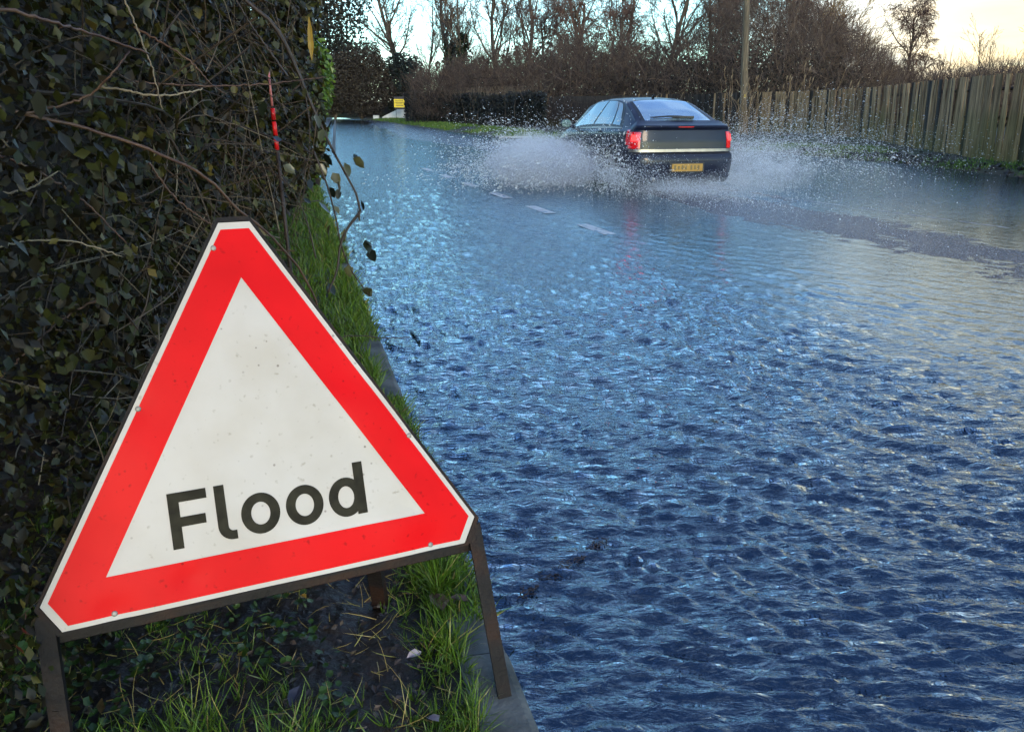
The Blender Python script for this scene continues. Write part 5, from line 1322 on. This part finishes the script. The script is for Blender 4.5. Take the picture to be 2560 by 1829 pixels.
shb = tag(empty('laurel_shrub', (-3.15, 12.6, 0.15)), 'bright green leafy shrub at the end of the hedge beside the flooded road', 'shrub')
mb = MB(); SO = (-3.15, 12.6, 0.15)
ball_leaves(mb, 5200, (-3.22, 12.6, 1.72), (0.58, 0.9, 0.78), 0.085, 0.55, SO); ball_leaves(mb, 2200, (-3.4, 12.4, 0.95), (0.50, 0.9, 0.7), 0.08, 0.35, SO); ball_leaves(mb, 900, (-2.92, 12.3, 1.42), (0.26, 0.4, 0.5), 0.075, 0.6, SO)
mb.build('foliage', m_shrub, shb)
mb = MB()
for k in range(7):
    a_ = k * 0.9; mb.tube(curve([(0, 0, -0.1), (0.1 * math.cos(a_), 0.2 * math.sin(a_), 0.7), (0.35 * math.cos(a_) + 0.1, 0.6 * math.sin(a_), 1.6)], 7), np.linspace(0.025, 0.008, 7), 5)
mb.build('stems', m_stem_d, shb)
m_yew = mat('yew', (0.8, 0.8, 0.8), (1, 1, 1), scale=4, rough=0.7, tint=[(0, (0.008, 0.010, 0.007)), (0.6, (0.024, 0.024, 0.014)), (1, (0.06, 0.045, 0.03))])
yew = tag(empty('yew_tree', (-7.3, 23, 0.2)), 'dark yew with its lower boughs cut flat, overhanging the road at upper left', 'tree'); YO = (-7.3, 23, 0.2)
mb = MB(); n = 38000
d = rng.normal(size=(n, 3)); d /= np.linalg.norm(d, axis=1)[:, None]
lump = 0.72 + 0.5 * fbm(d[:, 0] * 2.4 + 3, d[:, 2] * 2.4 + d[:, 1] * 2, 29, 3)
p = np.array([-6.6, 23, 3.6]) + d * (rng.uniform(0.25, 1, n) ** 0.5 * lump)[:, None] * np.array([2.9, 2.6, 2.8])
cutz = 2.78 + 0.10 * (fbm(p[:, 0] * 2, p[:, 1] * 2, 41) - 0.5)
p = p[p[:, 2] > cutz]
leaves(mb, p - np.array(YO), 0.10, None, np.clip(rng.normal(0.4, 0.25, len(p)), 0, 1)); mb.build('crown', m_yew, yew)
mb = MB(); mb.tube(curve([(0, 0, -0.1), (0.05, 0.02, 1.4), (0.2, 0, 3.0), (0.4, 0, 5)], 10), np.linspace(0.22, 0.06, 10), 8)
for k in range(16):
    a_ = rng.uniform(0, 6.28); z0 = rng.uniform(1.8, 3.4); L = rng.uniform(1.2, 2.2); mb.tube(curve([(0.15, 0, z0), (0.15 + 0.5 * L * math.cos(a_), 0.5 * L * math.sin(a_), max(z0 + 0.5, 2.8)), (0.15 + L * math.cos(a_) + 0.3, L * math.sin(a_), z0 + 0.9)], 6), np.linspace(0.05, 0.012, 6), 4)
mb.build('trunk', m_bark, yew)
# more of the hedge row behind: fills the left edge towards the yew
hg2 = tag(empty('hedge', (-6.0, 18, 0.1)), 'dark hedge row running on behind the bright green shrub to the yew', 'hedge')
mb = MB(); n = 9000; y = rng.uniform(13.5, 40, n); z = 0.1 + 2.3 * rng.uniform(0, 1, n) ** 0.8; x = xk(y) - 0.45 - 0.25 * (fbm(y, z, 3) - 0.5) - rng.exponential(0.3, n)
leaves(mb, np.c_[x + 6, y - 18, z - 0.1], 0.11, None, np.clip(rng.beta(1.5, 3, n), 0, 0.95)); mb.build('foliage', m_leaf, hg2)
mb = MB(); Yc, Zc = np.meshgrid(np.arange(13.5, 41, 0.8), np.linspace(0, 2.2, 8), indexing='ij'); mb.grid(np.stack([xk(Yc) - 1.5 - 0.3 * fbm(Yc, Zc, 6) + 6, Yc - 18, Zc - 0.1], -1)); mb.build('core', m_core, hg2)  # same added dark backing behind the leaves

# ------------------------------------------------------------------ verge: grass, weeds, litter
BLD = np.array([(-0.5, 0, 0), (0.5, 0, 0), (-0.42, 0.42, 0.05), (0.42, 0.42, 0.05), (-0.26, 0.76, 0.17), (0.26, 0.76, 0.17), (0, 1, 0.36)], float)
BQ = [(0, 1, 3, 2), (2, 3, 5, 4)]; BT = [(4, 5, 6)]
m_grass = mat('grass_blades', (0.8, 0.8, 0.8), (1, 1, 1), scale=20, rough=0.42, tint=[(0, (0.032, 0.060, 0.006)), (0.5, (0.095, 0.19, 0.014)), (0.85, (0.18, 0.27, 0.03)), (1, (0.42, 0.31, 0.10))], trans=0.25)
def blades(mb, pos, h, w, lean=0.45, tm=0.5, ts=0.22):
    n = len(pos); d = np.c_[rng.normal(0, lean, n), rng.normal(0, lean, n), np.ones(n)]; M = frames(d)
    hh = h * rng.uniform(0.45, 1.35, n); M = M * np.stack([np.broadcast_to(w, (n,)) * rng.uniform(.6, 1.3, n), hh, hh], -1)[:, None, :]
    scatter(mb, BLD, BQ, BT, pos, M, np.clip(rng.normal(tm, ts, n), 0, 1))
def verge_pts(n, y0, y1, d0, d1):
    y = np.exp(rng.uniform(math.log(y0), math.log(y1), n)); d = rng.uniform(d0, d1, n); x = xk(y) - 0.13 - d
    return x, y, d
def place(x, y): return np.c_[x, y, verge_h(x, y) - 0.006]
gm = MB()
x, y, d = verge_pts(26000, 0.75, 3.2, -0.01, 1.15)
dens = fbm(x * 3.2, y * 3.2, 91, 3) + 0.30 * np.exp(-(d / 0.12) ** 2) - 0.10 * np.exp(-((d - 0.42) / 0.25) ** 2) + 0.10 * S((d - 0.55) / 0.3)
k_ = dens > rng.normal(0.635, 0.05, len(x))
# clumped: pull blades towards tuft centres
x, y = x[k_], y[k_]; tx = np.round(x / 0.055) * 0.055; ty = np.round(y / 0.055) * 0.055; jx = vnoise(tx * 91, ty * 91, 2) * 0.04; jy = vnoise(tx * 91, ty * 91, 4) * 0.04
x = x + (tx + jx - x) * 0.62; y = y + (ty + jy - y) * 0.62
ok = x < xk(y) - 0.11
blades(gm, place(x[ok], y[ok]), 0.047, 0.0030, 0.6, 0.5)
x, y, d = verge_pts(16000, 3.0, 16, -0.03, 0.75)
dens = fbm(x * 1.8, y * 1.8, 93, 3) + 0.35 * np.exp(-(d / 0.35) ** 2)
k_ = dens > rng.normal(0.52, 0.06, len(x)); x, y = x[k_], y[k_]
blades(gm, place(x, y), np.interp(y, [3, 12], [0.085, 0.12])[:, None][:, 0], 0.007, 0.5, 0.5)
n = 9000; y = np.exp(rng.uniform(math.log(1.75), math.log(15), n)); x = xk(y) - rng.uniform(0.01, 0.16, n); k_ = fbm(y * 2.2, x * 0 + 3, 97, 3) > 0.40 + 0.25 * np.exp(-((y - 3.6) / 0.35) ** 2)
x, y = x[k_], y[k_]; pf = place(x, y); pf[:, 2] = np.maximum(pf[:, 2], 0.084)
blades(gm, pf, np.interp(y, [1.7, 12], [0.06, 0.11]), np.interp(y, [1.7, 12], [0.004, 0.010]), 0.75, 0.5)
# overhanging fringe at the kerb and longer tufts
for (cx_, cy_, rr, hh, nn_) in ((-0.19, 1.92, 0.09, 0.13, 260), (-0.14, 1.62, 0.07, 0.10, 170), (-0.10, 1.38, 0.06, 0.09, 130), (-0.42, 1.28, 0.07, 0.10, 150), (-0.62, 1.30, 0.08, 0.11, 170), (-0.30, 1.12, 0.07, 0.09, 140), (-0.78, 1.22, 0.07, 0.10, 130), (-0.52, 1.10, 0.08, 0.10, 160), (-0.36, 2.1, 0.10, 0.11, 170), (-0.62, 2.0, 0.08, 0.10, 120), (-0.55, 3.62, 0.08, 0.12, 200), (-0.10, 1.15, 0.05, 0.08, 110), (-0.16, 1.9, 0.05, 0.15, 90), (-0.70, 1.08, 0.07, 0.1, 140), (0.0, 1.16, 0.05, 0.07, 80)):
    a_ = rng.uniform(0, 6.28, nn_); r_ = rr * np.sqrt(rng.uniform(0, 1, nn_)); xx = cx_ + r_ * np.cos(a_); yy_ = cy_ + r_ * np.sin(a_); xx = np.minimum(xx, xk(yy_) - 0.12)
    blades(gm, place(xx, yy_), hh, 0.0032, 0.55, 0.55)
# dead straw lying flat, and grass creeping over the kerb near by
x, y, d = verge_pts(1500, 0.75, 3.0, 0.0, 1.1); pf = place(x, y); pf[:, 2] += 0.015
blades(gm, pf, 0.07, 0.0022, 2.6, 0.98, 0.05)
y = rng.uniform(0.95, 1.9, 900); x = xk(y) - rng.uniform(0.03, 0.17, 900); k_ = fbm(y * 4, x * 0 + 7, 99, 3) > 0.5; pf = place(x[k_], y[k_]); pf[:, 2] = np.maximum(pf[:, 2], 0.086)
blades(gm, pf, 0.05, 0.003, 0.8, 0.55)
n = 6000; y = rng.uniform(13.5, 48, n); x = xk(y) - rng.uniform(0.0, 0.55, n)
blades(gm, np.c_[x, y, np.full(n, 0.06)], 0.22, 0.03, 0.5, 0.45)
tag(gm.build('grass', m_grass), 'short green grass and tufts growing in the muddy left verge', 'grass', kind='stuff')

# small round-leaved weeds spreading from the hedge foot
wd = MB(); n = 2600; x, y, d = verge_pts(n, 0.75, 2.6, 0.25, 1.1)
dens = fbm(x * 3.5, y * 3.5, 191, 3) + 0.2 * S((d - 0.5) / 0.4); k_ = dens > 0.56; x, y = x[k_], y[k_]
p = place(x, y); p[:, 2] += rng.uniform(0.012, 0.06, len(p))
dirs = np.c_[rng.normal(0, 1, (len(p), 2)), np.full(len(p), 0.12)]
RN = np.array([(0, -0.5, 0)] + [(0.5 * math.sin(t_) * (1 + 0.12 * math.cos(5 * t_)), -0.5 * math.cos(t_) * (1 + 0.1 * math.cos(5 * t_)), 0.06 * math.sin(t_) ** 2) for t_ in np.linspace(0.5, 5.78, 9)] + [(0, 0, -0.05)], float)
RT = [(i, i + 1, 10) for i in range(0, 9)] + [(9, 0, 10)]
dn = dirs / np.linalg.norm(dirs, axis=1)[:, None]; M = frames(dn, np.tile([[0, 0, 1.0]], (len(p), 1)) + rng.normal(0, .35, (len(p), 3)))
M = M * (rng.uniform(0.011, 0.025, len(p)))[:, None, None]
scatter(wd, RN, None, RT, p, M, np.clip(rng.normal(0.4, 0.25, len(p)), 0, 1))
m_weed = mat('weed_leaves', (0.8, 0.8, 0.8), (1, 1, 1), scale=20, rough=0.4, tint=[(0, (0.018, 0.042, 0.007)), (0.6, (0.05, 0.105, 0.018)), (1, (0.10, 0.17, 0.04))], trans=0.2)
tag(wd.build('weeds', m_weed), 'round-leaved creeping weeds at the foot of the hedge below the sign', 'weeds', kind='stuff')
# leaf litter trodden into the mud
lt_ = MB(); x, y, d = verge_pts(5200, 0.75, 4, 0.02, 1.3); p = place(x, y); p[:, 2] += 0.012 + rng.uniform(0, 0.012, len(p))
dirs = np.c_[rng.normal(0, 1, (len(p), 2)), rng.normal(0, .25, len(p))]; dn = dirs / np.linalg.norm(dirs, axis=1)[:, None]
M = frames(dn, np.tile([[0, 0, 1.0]], (len(p), 1)) + rng.normal(0, .5, (len(p), 3))) * rng.uniform(0.008, 0.026, len(p))[:, None, None]
scatter(lt_, L4, None, L4T, p, M, np.clip(rng.beta(1.3, 3.2, len(p)), 0, 1))
x, y, d = verge_pts(9000, 4, 16, 0.25, 1.6); p = place(x, y); p[:, 2] += 0.02
dirs = np.c_[rng.normal(0, 1, (len(p), 2)), rng.normal(0, .3, len(p))]; dn = dirs / np.linalg.norm(dirs, axis=1)[:, None]
M = frames(dn, np.tile([[0, 0, 1.0]], (len(p), 1)) + rng.normal(0, .5, (len(p), 3))) * rng.uniform(0.03, 0.06, len(p))[:, None, None]
scatter(lt_, L4, None, L4T, p, M, np.clip(rng.beta(2, 2.2, len(p)), 0, 1))
tag(lt_.build('leaf_litter', m_litter), 'rotting brown leaf litter trodden into the left verge', 'leaf litter', kind='stuff')
# a few leaves and scraps large enough to pick out
m_dleaf = mat('dead_leaf', (0.09, 0.05, 0.035), (0.20, 0.12, 0.09), scale=40, rough=0.5)
m_oleaf2 = mat('ochre_leaf', (0.28, 0.17, 0.03), (0.36, 0.24, 0.05), scale=40, rough=0.5)
m_scrap = mat('pale_scrap', (0.34, 0.26, 0.27), (0.5, 0.42, 0.42), scale=30, rough=0.5)
m_gleaf = mat('grey_leaf', (0.035, 0.036, 0.05), (0.07, 0.07, 0.09), scale=30, rough=0.3)
for x, y, s_, rz, mm_, lb in ((-0.185, 1.79, 0.075, 0.4, m_dleaf, 'large brown dead leaf on the mud right of the prop leg'), (-0.13, 1.80, 0.05, 1.4, m_dleaf, 'smaller brown dead leaf touching the large one by the kerb tuft'), (-0.605, 1.56, 0.03, 1.2, m_oleaf2, 'small ochre leaf on the grass below the word on the sign'),
                              (-0.22, 1.58, 0.035, 2.2, m_scrap, 'pinkish torn scrap lying on the mud near the right leg'), (-0.16, 1.37, 0.04, 0.7, m_scrap, 'pale scrap of leaf beside the foot of the right leg'), (-0.45, 1.42, 0.045, 2.9, m_gleaf, 'bluish grey wet leaf in the middle of the muddy verge'), (-0.33, 1.24, 0.05, 0.2, m_gleaf, 'grey wet leaf low in the mud near the bottom of the picture'), (-0.52, 1.78, 0.022, 0.9, m_oleaf2, 'tiny tan leaf standing on the mud under the sign edge')):
    mb = MB(); V = LV.copy() * s_; V[:, 2] *= 2.2; mb.add(V, None, LT); o = mb.build('dead_leaf', mm_); o.location = (x, y, float(verge_h(x, y)) + 0.03); o.rotation_euler = (R(random.uniform(-14, 14)), R(random.uniform(-14, 14)), rz); tag(o, lb, 'leaf')

# floating twigs and leaf scraps in the slack by the kerb
fd = MB()
for k in range(130):
    t_ = rng.uniform(0, 1); c_ = np.array([0.02 + 0.27 * t_, 1.98 + 0.32 * t_]) + rng.normal(0, 0.012, 2)
    a_ = rng.normal(0.7, 0.7); L = rng.uniform(0.008, 0.03); dv_ = np.array([math.cos(a_), math.sin(a_), rng.normal(0, .1)]); p0 = np.array([*c_, 0.004]); fd.tube([p0 - dv_ * L / 2, p0 + dv_ * L / 2], 0.0012, 3)
tag(fd.build('floating_debris', m_stem_d), 'dark line of twigs and scraps floating off the kerb right of the sign', 'debris', kind='stuff')

# right bank: grass, dead reeds, mud clods
gb = MB(); n = 15000
y = rng.uniform(13, 34, n); off = rng.uniform(0.25, 2.6, n); x = xe(y) + off
dens = fbm(x * 0.8, y * 0.8, 131, 3); k_ = (dens > 0.53) ; x, y, off = x[k_], y[k_], off[k_]
zb_ = np.interp(off + 0.15, m_bankcols, zc) - 0.02
blades(gb, np.c_[x, y, zb_], 0.13, 0.016, 0.6, 0.5)
n = 15000; t_ = rng.uniform(34, 92, n); off = rng.uniform(0.4, 3.0, n); x = xe(t_) + off; k_ = fbm(x * .4, t_ * .4, 133, 3) > 0.42
blades(gb, np.c_[x, t_, np.interp(off + .15, m_bankcols, zc) - 0.03][k_], 0.17, 0.05, 0.5, 0.48)
tag(gb.build('grass', m_grass), 'patchy green grass on the muddy bank below the fence', 'grass', kind='stuff')
m_reed = mat('dead_reeds', (0.17, 0.115, 0.06), (0.27, 0.19, 0.11), scale=3, rough=0.8)
G2 = 'dead reed clumps'
for k, (x, y, n_, h_, lb) in enumerate(((9.9, 35.6, 46, 2.3, 'tall dead reeds leaning against the fence just right of the telegraph pole'), (11.0, 34.2, 24, 2.0, 'sparser dead reeds along the fence between the pole and the spray'), (6.6, 41.5, 40, 1.6, 'pale dead reeds by the fence above the roof of the car'), (11.8, 31.5, 16, 1.9, 'thin dead reeds furthest right along the fence'))):
    mb = MB()
    for i in range(n_):
        p0 = np.array([rng.normal(0, 0.55), rng.normal(0, 0.35), 0]); dv_ = np.array([rng.normal(0.02, .16), rng.normal(0, .1), 1]); L = h_ * rng.uniform(0.5, 1.15); b1 = rng.normal(0, 0.12, 3)
        c_ = curve([p0, p0 + dv_ * L * 0.5, p0 + dv_ * L + b1 * L], 6); mb.tube(c_, np.linspace(0.008, 0.005, 6), 3)
        if rng.uniform() < 0.6: mb.tube([c_[-1], c_[-1] + (0.02, 0, 0.10), c_[-1] + (0.05, 0, 0.20)], [0.008, 0.022, 0.004], 4)
    o = mb.build('dead_reeds', m_reed); o.location = (x, y, 0.12); tag(o, lb, 'reeds', G2)
m_clod = mat('mud_clod', (0.010, 0.008, 0.008), (0.03, 0.022, 0.018), scale=9, rough=0.55, bump=0.03, bscale=20)
cm = MB(); n = 380; y = rng.uniform(13.5, 27, n); off = np.abs(rng.normal(0.75, 0.45, n)) + 0.1; x = xe(y) + off
M = frames(rng.normal(size=(n, 3))) * rng.uniform(0.03, 0.10, n)[:, None, None]; M[:, 2, :] *= 0.6
scatter(cm, OCT + rng.normal(0, .12, (6, 3)), None, OCTF, np.c_[x, y, np.interp(off + .15, m_bankcols, zc) + 0.01], M, np.full(n, .5))
tag(cm.build('mud_clods', m_clod), 'dark churned mud clods along the foot of the fence bank', 'mud', kind='stuff')
